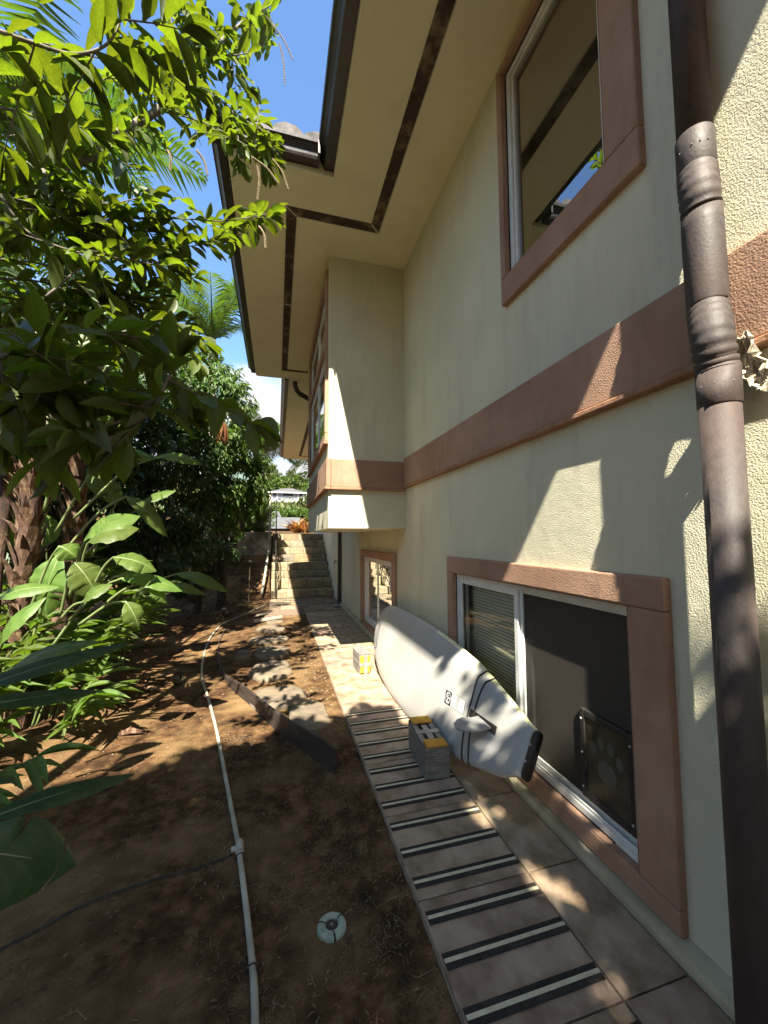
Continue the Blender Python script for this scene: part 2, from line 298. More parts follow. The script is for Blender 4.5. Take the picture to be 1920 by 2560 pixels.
def blob_cloud(blobs, dens, ln, wd, down=.5, shell=.45):
    """leaf placements spread through ellipsoid clumps, denser towards the outside"""
    Ps, Ds, Ns = [], [], []
    for (c, r) in blobs:
        r3 = np.array(r if hasattr(r, '__len__') else (r, r, r), float); n = int(dens*12*(np.prod(r3)**(2/3)))
        sub = rdir(max(8, n//45)); subr = rng.uniform(.15, .38, len(sub))       # clumps in the clump
        pick = rng.integers(0, len(sub), n)
        q = sub[pick]*(1-shell*rng.random(n)[:, None]**1.5)+rdir(n)*subr[pick][:, None]*rng.random(n)[:, None]**.5
        Ps.append(np.array(c)+q*r3*.9); d = q*.7+rdir(n)*.8; d[:, 2] -= down; Ds.append(d); nn = rdir(n)*.6; nn[:, 2] += 1; nn += q*.5; Ns.append(nn)
    P = np.concatenate(Ps); n = len(P)
    return P, np.concatenate(Ds), np.concatenate(Ns), ln*rng.uniform(.7, 1.25, n), wd*rng.uniform(.75, 1.2, n)

# ================================================================== GROUND
def sstep(a, b, x): t = min(1, max(0, (x-a)/(b-a))); return t*t*(3-2*t)
def gz(x, y):
    pts = [(13.3, 1.62), (45, 2.4), (60, 4.2), (130, 12.3), (150, 15), (230, 33), (320, 40), (700, 60), (3000, 90)]
    if y < 12.1 or (-.12 < x and y < 13.3):
        z = -.045+.010*math.sin(x*3.1+y*1.7)+.008*math.sin(x*5.3-y*4.1)
        if x < -1.4: z += min(1.2, (-1.4-x)*.05)
        if x < -.12: z += .9*sstep(9.7, 12.2, y)
        if x > .3: q_ = sstep(.3, .57, x); z = z*(1-q_)+q_*(-.012+.004*math.sin(y*9))
        if x > .581: z = -.12
        return z
    if y < 13.3: return 1.58
    for (a, za), (b, zb) in zip(pts, pts[1:]):
        if y <= b: return za+(zb-za)*(y-a)/(b-a)+(math.sin(x*.05)*2 if y > 140 else 0)
    return 90
def axis(*segs):
    o = []
    for a, b, n in segs: o += list(np.linspace(a, b, n, endpoint=False))
    return o+[segs[-1][1]]
xs = axis((-1500, -200, 5), (-200, -30, 12), (-30, -6, 24), (-6, -.12, 100), (-.119, .566, 18), (.5665, .579, 4), (.5815, 1.46, 6), (1.461, 12, 8), (12, 200, 14), (200, 1500, 5))
ys = axis((-600, -30, 8), (-30, -2, 14), (-2, 12.05, 230), (12.1, 13.3, 6), (13.301, 30, 20), (30, 140, 22), (140, 330, 20), (330, 3000, 8))
V = [(x, y, gz(x, y)) for y in ys for x in xs]; nx = len(xs)
F = [(j*nx+i, j*nx+i+1, (j+1)*nx+i+1, (j+1)*nx+i) for j in range(len(ys)-1) for i in range(nx-1)]
me = D.meshes.new('ground'); me.from_pydata(V, [], F); me.materials.append(SOIL); me.shade_smooth()
link('ground', me, kind='structure')

# tiled path
path = link('path', MB().box(.5805, 1.40, -2.2, 8.12, -.16, -.006).mesh('path', GROUT), kind='structure')
def tile_mesh(w, d): return MB().box(-w/2, w/2, -d/2, d/2, -.022, 0).mesh('tile', TILEM, bevel=.004, seg=2)
TW, TG = .505, .006
tl, tr_ = tile_mesh(.519, TW-TG), tile_mesh(.270, TW-TG)
for k in range(-8, 13):
    yc = 1.618+TW*(k+.5)
    if yc > 8: continue
    for xc, tm in ((.8435, tl), (1.2455, tr_)):
        link('tile', tm, path).location = (xc, yc, .004+random.uniform(-.0008, .0008))
gb = MB().box(-.253, .253, -.0275, .0275, 0, .0025).mesh('grip_strip', GRIPB); gw = MB().box(-.2525, .2525, -.0068, .0068, .0026, .0045).mesh('glow_line', GRIPW)
for k in range(-3, 12):
    y = 1.535+.1675*k+(.006*math.sin(k*5)); g = link('grip_strip', gb, path); g.location = (.845+random.uniform(-.003, .003), y, .0055); g.rotation_euler = (0, 0, random.uniform(-.006, .006))
    link('glow_line', gw, g)
# crumbling mortar edge of the path
m = MB()
for k in range(60):
    y = -1+k*.16; m.box(.5775+random.uniform(-.002, .001), .5838, y, y+.158, -.09, -.003+random.uniform(-.003, .002))
m.obj('path_edge', mat('tan_mortar', (.15, .115, .08), (.27, .215, .155), scale=14, rough=.95, bump=.004, bscale=40), path, bevel=.004)
# kerb along the wall foot
KB = MB().prism([(1.386, -.05), (1.386, .028), (1.396, .042), (1.475, .058), (1.475, -.05)], 'y', -2.2, 9.2)

# flagstone landing before the steps
land = link('landing', MB().box(-.14, 1.46, 8.12, 10.33, -.16, -.012).mesh('landing', GROUT), kind='structure')
y = 8.13
while y < 10.2:
    h = random.uniform(.27, .4); h = min(h, 10.3-y); x = -.13 if y > 9.1 else (.1 if y > 8.6 else .56)
    while x < 1.40:
        w = random.uniform(.28, .5); w = w if x+w < 1.28 else 1.44-x
        MB().box(x+.006, x+w-.006, y+.006, y+h-.006, -.02, random.uniform(-.002, .006)).obj('flagstone', random.choice(STEPM), land, bevel=.007)
        x += w
    y += h
gb2 = MB().box(-.5, .5, -.0275, .0275, 0, .0025).mesh('grip_strip', GRIPB); gw2 = MB().box(-.5, .5, -.0068, .0068, .0026, .0045).mesh('glow_line', GRIPW)
for y in (9.35, 9.62, 9.92, 10.12):
    g = link('grip_strip', gb2, land); g.location = (.5, y, .0085); link('glow_line', gw2, g)

# stone steps
steps = empty('stone_steps', 'tan and grey stone block steps climbing between the iron railing and the house wall', 'steps')
ny = [10.31, 10.68, 11.07, 11.43, 11.81, 12.15, 12.51, 12.85, 13.2]; nz = [0, .195, .43, .61, .84, 1.045, 1.24, 1.46, 1.66]
MB().prism([(10.34, -.2)]+[q for k in range(8) for q in ((ny[k]+.03, nz[k]-.02), (ny[k]+.03, nz[k+1]-.03))]+[(13.4, 1.63), (13.4, -.2)], 'x', -.125, 1.458).obj('core', CONC, steps)
for k in range(8):
    x = -.13
    while x < 1.44:
        w = random.uniform(.26, .52); w = w if x+w < 1.24 else 1.455-x
        MB().box(x+.005, x+w-.005, ny[k]+random.uniform(-.008, .008), ny[k]+(.41 if k < 7 else .6), nz[k]+.006, nz[k+1]+random.uniform(-.004, .004)).obj('stone', (STEPM[2] if random.random() < .09 else random.choice(STEPM[:2])), steps, bevel=.012)
        x += w

# retaining wall beside the steps
rw = empty('retaining_wall', 'stained grey concrete retaining wall left of the stone steps', 'wall')
MB().box(-7, -.16, 12.02, 12.24, -.3, 1.64).obj('wall_body', CONC, rw, bevel=.01)
MB().box(-7, -.14, 11.99, 12.27, 1.642, 1.71).obj('cap', CONC, rw, bevel=.012)

# ================================================================== HOUSE
house = empty('stucco_house', 'cream stucco house with terracotta bands, brown gutters and deep eaves along the right', 'house')
XW, XB, ZS = 1.46, .55, 4.8
def wall_x(X, y0, y1, z0, z1, holes, th=.18):
    """wall whose outer face looks to -X, with openings"""
    m = MB(); Y = sorted({y0, y1, *[h[0] for h in holes], *[h[1] for h in holes]}); Z = sorted({z0, z1, *[h[2] for h in holes], *[h[3] for h in holes]})
    for a, b in zip(Y, Y[1:]):
        for c, d in zip(Z, Z[1:]):
            if any(h[0] <= a and b <= h[1] and h[2] <= c and d <= h[3] for h in holes): continue
            m.face((X, a, c), (X, a, d), (X, b, d), (X, b, c)); m.face((X+th, a, c), (X+th, b, c), (X+th, b, d), (X+th, a, d))
    for a, b, c, d in holes:
        m.face((X, a, c), (X+th, a, c), (X+th, a, d), (X, a, d)); m.face((X, b, c), (X, b, d), (X+th, b, d), (X+th, b, c))
        m.face((X, a, c), (X, b, c), (X+th, b, c), (X+th, a, c)); m.face((X, a, d), (X+th, a, d), (X+th, b, d), (X, b, d))
    return m
LW, UW, FW, BW = (1.335, 3.03, .15, 1.21), (1.345, 2.145, 3.22, 4.655), (4.84, 6.62, .12, 1.20), (4.52, 6.82, 2.72, 4.58)
W2 = [(7.6, 8.4, 1.0, 1.6)]
wall_x(XW, -.1, 16, -.3, ZS, [LW, UW, FW]).obj('wall', STUCCO, house, fix=False)
m = MB(); m.box(XW, 10, -.28, -.1, -.3, ZS); m.box(9.82, 10, -.1, 16, -.3, ZS); m.box(XW, 10, 16, 16.2, -.3, ZS); m.obj('wall', STUCCO, house)
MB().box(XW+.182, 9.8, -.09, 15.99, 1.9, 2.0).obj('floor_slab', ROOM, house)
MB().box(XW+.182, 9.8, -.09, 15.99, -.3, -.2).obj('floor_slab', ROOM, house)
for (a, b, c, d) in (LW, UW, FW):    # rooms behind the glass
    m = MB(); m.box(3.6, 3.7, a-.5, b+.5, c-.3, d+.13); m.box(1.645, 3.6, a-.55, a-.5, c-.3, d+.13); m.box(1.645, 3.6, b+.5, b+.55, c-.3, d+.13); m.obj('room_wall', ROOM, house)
KB.obj('wall_foot', KERB, house, bevel=.004)
# bay
bay = wall_x(XB, 4.34, 7.15, 1.62, ZS, [BW], .12)
bay.face((XB, 4.34, 1.62), (XW, 4.34, 1.62), (XW, 4.34, ZS), (XB, 4.34, ZS)); bay.face((XB, 7.15, 1.62), (XB, 7.15, ZS), (XW, 7.15, ZS), (XW, 7.15, 1.62))
bay.face((XB, 4.34, 1.62), (XB, 7.15, 1.62), (XW, 7.15, 1.62), (XW, 4.34, 1.62)); bay.obj('bay', STUCCO, house, fix=False)
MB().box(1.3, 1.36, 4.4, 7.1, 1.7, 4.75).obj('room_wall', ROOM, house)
# bands: body + lip
def band_x(X, y0, y1, za, zb):
    MB().box(X-.032, X+.02, y0, y1, za+.03, zb).obj('band', TERRA, house, bevel=.008, seg=2)
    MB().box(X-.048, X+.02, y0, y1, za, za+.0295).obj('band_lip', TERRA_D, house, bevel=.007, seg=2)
band_x(XW, -.13, 4.306, 2.085, 2.44)
band_x(XW, 7.185, 15.9, 2.085, 2.44)
band_x(XB, 4.28, 7.18, 2.05, 2.40)
MB().box(XB+.022, XW+.0, 4.308, 4.36, 2.08, 2.40).obj('band', TERRA, house, bevel=.008)
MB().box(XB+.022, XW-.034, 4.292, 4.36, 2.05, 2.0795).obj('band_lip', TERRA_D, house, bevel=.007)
# window surrounds
def surround(parent, X, y0, y1, z0, z1, h, pr=.035, mtl=None, sill=False):
    """h is the opening; four bevelled trim boards butted end to end"""
    mtl = mtl or TERRA; a, b, c, d = h; e = .004
    for q in ((y0, y1, d+e, z1), (y0, y1, z0, c-e), (y0, a-e, c-e, d+e), (b+e, y1, c-e, d+e)):
        MB().box(X-pr, X+.02, q[0], q[1], q[2], q[3]).obj('surround', mtl, parent, bevel=.010, seg=3)
    m = MB()        # reveal lining in the same stucco
    for q in ((a-e, b+e, d, d+e), (a-e, b+e, c-e, c), (a-e, a, c, d), (b, b+e, c, d)): m.box(X-pr+.004, X+.06, *q)
    m.obj('reveal', mtl, parent)
def frame(parent, X, y0, y1, z0, z1, w=.035, dep=.04, mtl=None, name='frame'):
    m = MB(); m.box(X, X+dep, y0, y1, z1-w, z1); m.box(X, X+dep, y0, y1, z0, z0+w); m.box(X, X+dep, y0, y0+w, z0+w, z1-w); m.box(X, X+dep, y1-w, y1, z0+w, z1-w)
    return m.obj(name, mtl or WHITE, parent, bevel=.003)
def pane(parent, X, y0, y1, z0, z1, g=None, name='pane'): return MB().face((X, y0, z0), (X, y0, z1), (X, y1, z1), (X, y1, z0)).obj(name, g or GLASS, parent, fix=False)
def part(name, parent, label=None):
    o = D.objects.new(name, None); COL.objects.link(o); o.parent = parent
    if label: o['label'] = label
    return o
# upper window
w = part('window', house, 'upstairs window above the band reflecting the eave and blue sky')
surround(w, XW, 1.17, 2.2, 3.04, 4.71, UW, .038)
frame(w, XW+.008, UW[0]+.001, UW[1]-.001, UW[2]+.001, UW[3]-.001, .038, .05)
frame(w, XW+.022, UW[0]+.04, UW[1]-.04, UW[2]+.04, UW[3]-.04, .018, .03)
pane(w, XW+.040, UW[0]+.058, UW[1]-.058, UW[2]+.058, UW[3]-.058, GLASSU)
MB().box(XW+.2, XW+.215, UW[0]-.1, UW[1]+.1, UW[2]-.1, UW[3]+.1).obj('curtain', mat('dark_curtain', (.16, .145, .11), rough=.9), w)
# lower window with slider, screen and pet flap
w = part('window', house, 'low ground floor window with blinds, dark insect screen and pet flap')
surround(w, XW, 1.165, 3.135, .052, 1.345, LW, .038)
a, b, c, d = LW; MY = 2.20
frame(w, XW+.006, a+.001, b-.001, c+.001, d-.001, .034, .075)
m = MB()
for k in range(3): m.box(XW+.012+.022*k, XW+.020+.022*k, a+.04, b-.04, c+.036, c+.05)
m.obj('track', WHITE, w, bevel=.001); MB().box(XW+.020, XW+.075, a+.04, b-.04, c+.0355, c+.039).obj('track_bed', TRACK, w)
MB().box(XW-.003, XW+.003, a+.03, a+.14, c+.004, c+.028).obj('latch_cover', WHITE, w, bevel=.002)
sw = frame(w, XW+.012, MY-.02, b-.036, c+.052, d-.036, .042, .022, name='sash'); pane(sw, XW+.021, MY+.02, b-.078, c+.094, d-.078)
frame(w, XW+.052, MY-.09, b-.04, c+.052, d-.036, .05, .02, name='sash')
scf = frame(w, XW+.034, a+.036, MY-.005, c+.052, d-.036, .020, .014, name='screen_frame')
MB().face((XW+.041, a+.05, c+.06), (XW+.041, a+.05, d-.05), (XW+.041, MY-.02, d-.05), (XW+.041, MY-.02, c+.06)).obj('insect_screen', SCREEN, scf, fix=False)
MB().box(XW+.028, XW+.040, MY-.048, MY-.022, c+.052, d-.036).obj('mullion', WHITE, w, bevel=.002)
m = MB()
for k in range(44):
    z = c+.02+k*.0245; m.face((XW+.112, a-.05, z+.0235), (XW+.112, b+.05, z+.0235), (XW+.120, b+.05, z), (XW+.120, a-.05, z))
m.obj('blind', BLIND, w, fix=False, kind='stuff')
# pet flap
fl = MB(); ya, yb, za, zb = a+.055, a+.36, c+.075, c+.50
fl.box(XW+.022, XW+.046, ya, ya+.03, za, zb); fl.box(XW+.022, XW+.046, yb-.03, yb, za, zb); fl.box(XW+.022, XW+.046, ya+.03, yb-.03, za, za+.035); fl.box(XW+.022, XW+.046, ya+.03, yb-.03, zb-.035, zb)
pf = fl.obj('pet_flap', BLACKP, w, bevel=.006)
MB().box(XW+.030, XW+.034, ya+.03, yb-.03, za+.035, zb-.035).obj('flap', mat('smoky_flap', (.012, .011, .009), (.075, .062, .036), scale=7, rough=.25), pf)
PAW = mat('grey_print', (.085, .078, .062), rough=.4)
def disc(cy, cz, ry, rz, n=18): return MB().face(*[(XW+.0295, cy+ry*math.cos(2*math.pi*i/n), cz+rz*math.sin(2*math.pi*i/n)) for i in range(n)])
pc = (ya+yb)/2; zc = (za+zb)/2
for dy, dz, ry, rz in ((.075, .05, .019, .03), (.03, .09, .02, .032), (-.028, .09, .02, .032), (-.075, .05, .019, .03), (0, -.03, .055, .05)):
    disc(pc+dy, zc+dz, ry, rz).obj('paw_print', PAW, pf, fix=False)
for q in ((ya+.012, za+.05), (ya+.012, zb-.05), (yb-.012, zb-.05), (yb-.012, za+.05), (yb-.012, zc)):
    MB().box(XW+.0185, XW+.0225, q[0]-.004, q[0]+.004, q[1]-.004, q[1]+.004).obj('screw', WHITE, pf, bevel=.0015)
# far low window
w = part('window', house, 'small ground floor window under the bay with two narrow panes')
surround(w, XW, 4.70, 6.76, .03, 1.31, FW, .038)
a, b, c, d = FW; frame(w, XW+.006, a+.001, b-.001, c+.001, d-.001, .035, .06)
for y0, y1, xo in ((a+.036, a+.92, .012), (a+.90, b-.036, .034)):
    s_ = frame(w, XW+xo, y0, y1, c+.036, d-.036, .045, .02, name='sash'); pane(s_, XW+xo+.01, y0+.045, y1-.045, c+.08, d-.08, GLASSB)
MB().box(XW+.10, XW+.11, a-.05, b+.05, c-.02, d+.02).obj('curtain', mat('grey_curtain', (.13, .13, .12), rough=.9), w)
# bay window
w = part('window', house, 'tall bay window facing the garden reflecting clouds and palms')
surround(w, XB, 4.42, 6.95, 2.62, 4.70, BW, .035)
a, b, c, d = BW; ZM = 3.86
MB().box(XB-.03, XB+.05, a, b, ZM-.05, ZM+.05).obj('transom', TERRA, w, bevel=.008)
for z0, z1 in ((c, ZM-.052), (ZM+.052, d)):
    frame(w, XB+.01, a+.001, b-.001, z0+.001, z1-.001, .04, .05)
    for y0, y1 in ((a+.04, (a+b)/2-.02), ((a+b)/2+.02, b-.04)):
        s_ = frame(w, XB+.014, y0, y1, z0+.04, z1-.04, .03, .03, name='sash'); pane(s_, XB+.028, y0+.03, y1-.03, z0+.07, z1-.07, GLASSB)
MB().box(XB-.05, XB+.01, 4.40, 6.97, 2.585, 2.618).obj('sill', TERRA_D, w, bevel=.006)
# eaves
m = MB(); T_ = .02
m.box(.455, XW-.001, -.44, 3.36, ZS, ZS+T_); m.box(-.45, XW-.001, 3.3605, 8.05, ZS, ZS+T_); m.box(.20, XW-.001, 8.0505, 16.3, ZS, ZS+T_); m.box(XW-.0005, 10.5, -.44, 16.3, ZS+.0005, ZS+T_)
m.obj('soffit', SOFFIT, house)
fa = MB()
fa.box(.455, .475, -.44, 3.34, ZS-.004, ZS+.17); fa.box(-.45, .4745, 3.3405, 3.3605, ZS-.004, ZS+.17); fa.box(-.45, -.43, 3.361, 8.05, ZS-.004, ZS+.17)
fa.box(-.4295, XW, 8.03, 8.05, ZS-.012, ZS+.17); fa.box(.20, .22, 8.051, 16.3, ZS-.004, ZS+.17); fa.box(.475, 10.5, -.46, -.4405, ZS-.004, ZS+.17)
fa.box(.22, XW, 16.28, 16.3, ZS-.012, ZS+.17)
fa.obj('fascia', SOFFIT, house, bevel=.003)
GP = [(0, 0), (-.085, 0), (-.095, .02), (-.10, .05), (-.125, .085), (-.145, .10), (-.15, .13), (-.138, .13), (-.138, .105), (-.115, .09), (-.088, .05), (-.083, .012), (0, .012)]
def gutter_y(X, y0, y1, z=ZS+.045): MB().prism([(X+p[0], z+p[1]) for p in GP], 'y', y0, y1).obj('gutter', BRONZE, house)
gutter_y(.4535, -.46, 3.34); MB().prism([(-.4615+p[0], ZS+.045+p[1]) for p in GP], 'x', .31, 10.5).obj('gutter', BRONZE, house); gutter_y(-.4515, 3.34, 8.06); gutter_y(.1985, 8.25, 16.3)
MB().prism([(3.3395+p[0], ZS+.045+p[1]) for p in GP], 'x', -.60, .31).obj('gutter', BRONZE, house)
MB().box(.30, .318, 3.19, 3.34, ZS+.046, ZS+.176).obj('gutter_joint', BRONZE, house)
# roof slabs + visible tile rows at the notch
def slab(p, th=.05):
    P = [Vector(q) for q in p]; n = (P[1]-P[0]).cross(P[2]-P[0]).normalized(); n = n if n.z > 0 else -n; m = MB(); q = [v+n*th for v in P]
    m.face(*P[::-1]); m.face(*q)
    for i in range(len(P)): m.face(P[i], P[(i+1) % len(P)], q[(i+1) % len(P)], q[i])
    return m
zr = ZS+.18
slab([(.36, -.52, zr-.05), (.36, 3.4, zr-.05), (4.28, 3.4, zr+1.36)]).obj('roof', ROOFT, house)
slab([(.36, -.52, zr-.05), (4.28, 3.4, zr+1.36), (6.7, 3.4, zr+1.36), (10.6, -.52, zr-.05)]).obj('roof', ROOFT, house)
slab([(-.55, 3.27, zr), (.36, 3.27, zr), (5.9, 8.6, zr+2.0), (5.9, 8.61, zr+2.0)]).obj('roof', ROOFT, house)
slab([(-.55, 3.27, zr), (-.55, 8.15, zr), (5.9, 8.8, zr+2.2), (5.9, 8.6, zr+2.2)]).obj('roof', ROOFT, house)
slab([(.1, 8.1, zr), (.1, 16.4, zr), (5.9, 16.4, zr+2.1), (5.9, 8.1, zr+2.1)]).obj('roof', ROOFT, house)
slab([(5.9, 3.4, zr+2.2), (5.9, 16.4, zr+2.2), (10.6, 16.4, zr), (10.6, -.5, zr)]).obj('roof', ROOFT, house)
for k in range(4):
    x = -.60+k*.26; MB().prism([(x, zr-.01), (x+.02, zr+.05), (x+.10, zr+.085), (x+.19, zr+.075), (x+.24, zr+.035), (x+.25, zr-.01)], 'y', 3.22-.02*k % .03, 3.62).obj('roof_tile', ROOFT, house, bevel=.006)
for k in range(10):
    y = -.42+k*.38; MB().prism([(y, zr), (y+.03, zr+.06), (y+.2, zr+.075), (y+.34, zr+.05), (y+.37, zr)], 'x', .31, .62).obj('roof_tile', ROOFT, house, bevel=.006)
# soffit vent strips, metal edge beads and mitre covers
VZ = ZS-.006
m = MB(); m.box(.912, 1.014, -.4, 3.76, VZ, ZS-.001); m.box(.15, 1.014, 3.7605, 3.862, VZ, ZS-.001); m.box(.047, .1495, 3.7605, 7.60, VZ, ZS-.001); m.box(.047, XB, 7.6005, 7.68, VZ, ZS-.001)
m.box(.80, .90, 8.4, 15.7, VZ, ZS-.001); m.box(.9005, XW, 15.6, 15.7, VZ, ZS-.001)
m.obj('soffit_vent', VENT, house)
BEAD = mat('vent_bead', (.42, .38, .29), rough=.6)
m = MB(); m.box(1.0145, 1.021, -.4, 3.868, VZ-.003, ZS-.001); m.box(.155, 1.014, 3.8625, 3.868, VZ-.003, ZS-.001); m.box(.15, .1545, 3.863, 7.6, VZ-.003, ZS-.001); m.box(.155, XB, 7.594, 7.60, VZ-.003, ZS-.001)
m.obj('vent_edge', BEAD, house)
for (xa, ya_), (xb, yb_) in (((.915, 3.764), (1.012, 3.860)), ((.050, 3.764), (.146, 3.860))):
    v = Vector((xb-xa, yb_-ya_, 0)); s_ = Vector((-v.y, v.x, 0)).normalized()*.009
    MB().face((xa-s_.x, ya_-s_.y, VZ-.004), (xb-s_.x, yb_-s_.y, VZ-.004), (xb+s_.x, yb_+s_.y, VZ-.004), (xa+s_.x, ya_+s_.y, VZ-.004)).obj('mitre_cover', mat('mitre_strip', (.5, .47, .4), rough=.6), house, fix=False)
MB().box(.045, .153, 5.42, 5.45, VZ-.003, VZ-.0005).obj('vent_joint', BEAD, house)
# near downspout
dp = part('downspout', house, 'near round brown downspout with crimped elbows')
def crimp(z0, z1, n, X, Y, r=.0525):
    pts, rr = [], []
    for i in range(n*4+1):
        t = i/(n*4); pts.append((X(t), Y(t), z0+(z1-z0)*t)); rr.append(r+.0012-(.0110 if i % 4 == 2 else (.003 if i % 4 == 1 else 0))*(.6+.4*math.sin(i*1.7))+.0008*math.sin(i*3.3))
    return pts, rr
MB().tube([(1.385, .93, 2.86), (1.385, .93, 4.84)], .0515, 32).obj('pipe_section', PIPE, dp, smooth=False).data.shade_smooth()
def tubeobj(name, pts, rr, n=32, m_=PIPE, par=dp):
    o = MB().tube(pts, rr, n).obj(name, m_, par); o.data.shade_smooth(); return o
tubeobj('sleeve', [(1.384, .93, 2.76), (1.384, .93, 2.765), (1.384, .93, 2.885), (1.384, .93, 2.89)], [.0535, .056, .056, .053])
lerp = lambda a, b, t: a+(b-a)*t
p_, r_ = crimp(2.76, 2.60, 5, lambda t: lerp(1.384, 1.366, t)-.016*math.sin(math.pi*t), lambda t: lerp(.93, .912, t)-.010*math.sin(math.pi*t), .0555); tubeobj('elbow', p_, r_)
tubeobj('pipe_section', [(1.372, .915, 2.60), (1.366, .912, 2.54), (1.366, .91, 2.27), (1.366, .91, 2.26)], [.056, .0575, .057, .054])
p_, r_ = crimp(2.26, 2.02, 8, lambda t: lerp(1.366, 1.342, t)-.030*math.sin(math.pi*t)**1.5, lambda t: lerp(.91, .878, t)-.018*math.sin(math.pi*t)**1.5, .0560); tubeobj('elbow', p_, r_)
tubeobj('sleeve', [(1.345, .88, 1.91), (1.345, .88, 1.915), (1.343, .878, 2.035), (1.342, .878, 2.04)], [.0535, .0572, .0572, .053])
tubeobj('pipe_section', [(1.345, .88, -.02), (1.345, .88, 1.93)], [.0535, .0535])
m = MB()
for an in (-2.7, -2.3, -1.9, 2.9):
    for z in (1.975, 2.825): c_ = (1.345 if z < 2.5 else 1.384)+.0575*math.cos(an); d_ = (.88 if z < 2.5 else .93)+.0575*math.sin(an); MB().box(c_-.002, c_+.002, d_-.002, d_+.002, z-.002, z+.002).obj('rivet', TAPES, dp, bevel=.0008)
# torn mortar around the downspout at the band
def crumple(name, c, sx, sy, sz, seed, lbl=None):
    r = np.random.default_rng(seed); m = MB(); n = 9; k = 7; P = {}
    for i in range(n+1):
        for j in range(k+1):
            u = i/n; v = j/k-.5; wdt = math.sin(math.pi*min(1, u*.85+.12))*(.7+.5*r.random())
            P[i, j] = (c[0]+sx*r.uniform(-.5, .5)+sx*.6*math.cos(v*3), c[1]+sy*v*wdt+sy*.2*math.sin(u*5)-.02*u, c[2]-sz*u+r.uniform(-.008, .008))
    for i in range(n):
        for j in range(k): m.face(P[i, j], P[i+1, j], P[i+1, j+1]); m.face(P[i, j], P[i+1, j+1], P[i, j+1])
    o = m.obj(name, FOAM, house, fix=False, **({'label': lbl} if lbl else {})); md = o.modifiers.new('thick', 'SOLIDIFY'); md.thickness = .006; return o
crumple('torn_mortar', (1.39, .83, 2.13), .035, .075, .19, 3, 'pale crumbling mortar torn away beside the near downspout')
crumple('torn_mortar', (1.44, .985, 2.07), .022, .05, .15, 5)
# far downspout, elbow under the second eave
dq = part('downspout', house, 'far thin downspout at the foot of the steps')
MB().box(1.375, 1.445, 9.02, 9.12, .04, 3.9).obj('pipe_section', BRONZE, dq, bevel=.01)
MB().tube(cat([(.33, 8.2, 4.85), (.33, 8.2, 4.72), (.40, 8.2, 4.58), (.55, 8.22, 4.50), (1.0, 8.35, 4.3), (1.36, 8.8, 4.05), (1.41, 9.07, 3.85)], 5), .05, 12).obj('elbow', BRONZE, dq, smooth=True)
MB().tube(cat([(1.41, 9.07, .10), (1.40, 9.0, .03), (1.36, 8.86, .012)], 4), .045, 10).obj('spout', BRONZE, dq, smooth=True)
MB().box(1.24, 1.42, 8.55, 8.9, .006, .03).obj('splash_block', CONC, None, bevel=.008, label='small concrete splash block under the far downspout', category='splash block')
MB().tube(cat([(1.46, 9.6, .95), (1.40, 9.6, .95), (1.37, 9.58, .93), (1.36, 9.56, .87)], 4), .012, 8).lathe([(0, 0), (.03, 0), (.03, .008), (0, .008)], (1.38, 9.6, .97), 10).obj('garden_tap', BLACKP, house, smooth=False)
# a few spalls on the wall foot
m = MB()
for y, z in ((2.0, .045), (1.62, .05), (1.34, .3), (1.26, .26)): m.box(1.412, 1.418, y-.006, y+.006, z-.003, z+.004)

# ================================================================== PADDLE BOARD
TH = .092; LEAN = R(22)
EV = Vector((math.sin(LEAN), 0, math.cos(LEAN))); EN = Vector((-math.cos(LEAN), 0, math.sin(LEAN)))
OUTL = [(1.76, .335, .572), (1.9, .25, .605), (2.15, .17, .655), (2.4, .10, .705), (2.8, .045, .742), (3.25, .005, .768), (3.7, 0, .775), (4.1, .028, .775), (4.5, .115, .757), (4.75, .20, .725), (4.95, .295, .66), (5.06, .37, .59), (5.10, .43, .53)]
def outl(y): 
    Ys = [o[0] for o in OUTL]; return float(np.interp(y, Ys, [o[1] for o in OUTL])), float(np.interp(y, Ys, [o[2] for o in OUTL]))
def smooth_outl(y):
    a = [outl(y+d) for d in (-.09, -.045, 0, .045, .09)] if 1.9 < y < 4.85 else [outl(y)]; return sum(q[0] for q in a)/len(a), sum(q[1] for q in a)/len(a)
def hq(q, th, e=3.2): return th/2*max(0, 1-abs(q)**e)**.5
def bpt(y, q, side, th=TH, off=0):
    lo, hi = smooth_outl(y); c, hw = (lo+hi)/2, (hi-lo)/2; rk = .10*max(0, (y-4.2)/.9)**2; t = th*(1-.35*max(0, (y-4.5)/.6))*(1-.52*max(0, min(1, (2.35-y)/.6)))
    n = side*hq(q, t, 3.2+6*max(0, min(1, (2.4-y)/.6)))-TH/2+off*side; return Vector((1.035, y, .02))+EV*(c+hw*q)+EN*(n+(TH-t)/2*1-rk)
def bsurf(y, v, off=.002):
    lo, hi = smooth_outl(y); c, hw = (lo+hi)/2, (hi-lo)/2; return bpt(y, max(-1, min(1, (v-c)/hw)), 1, off=off)
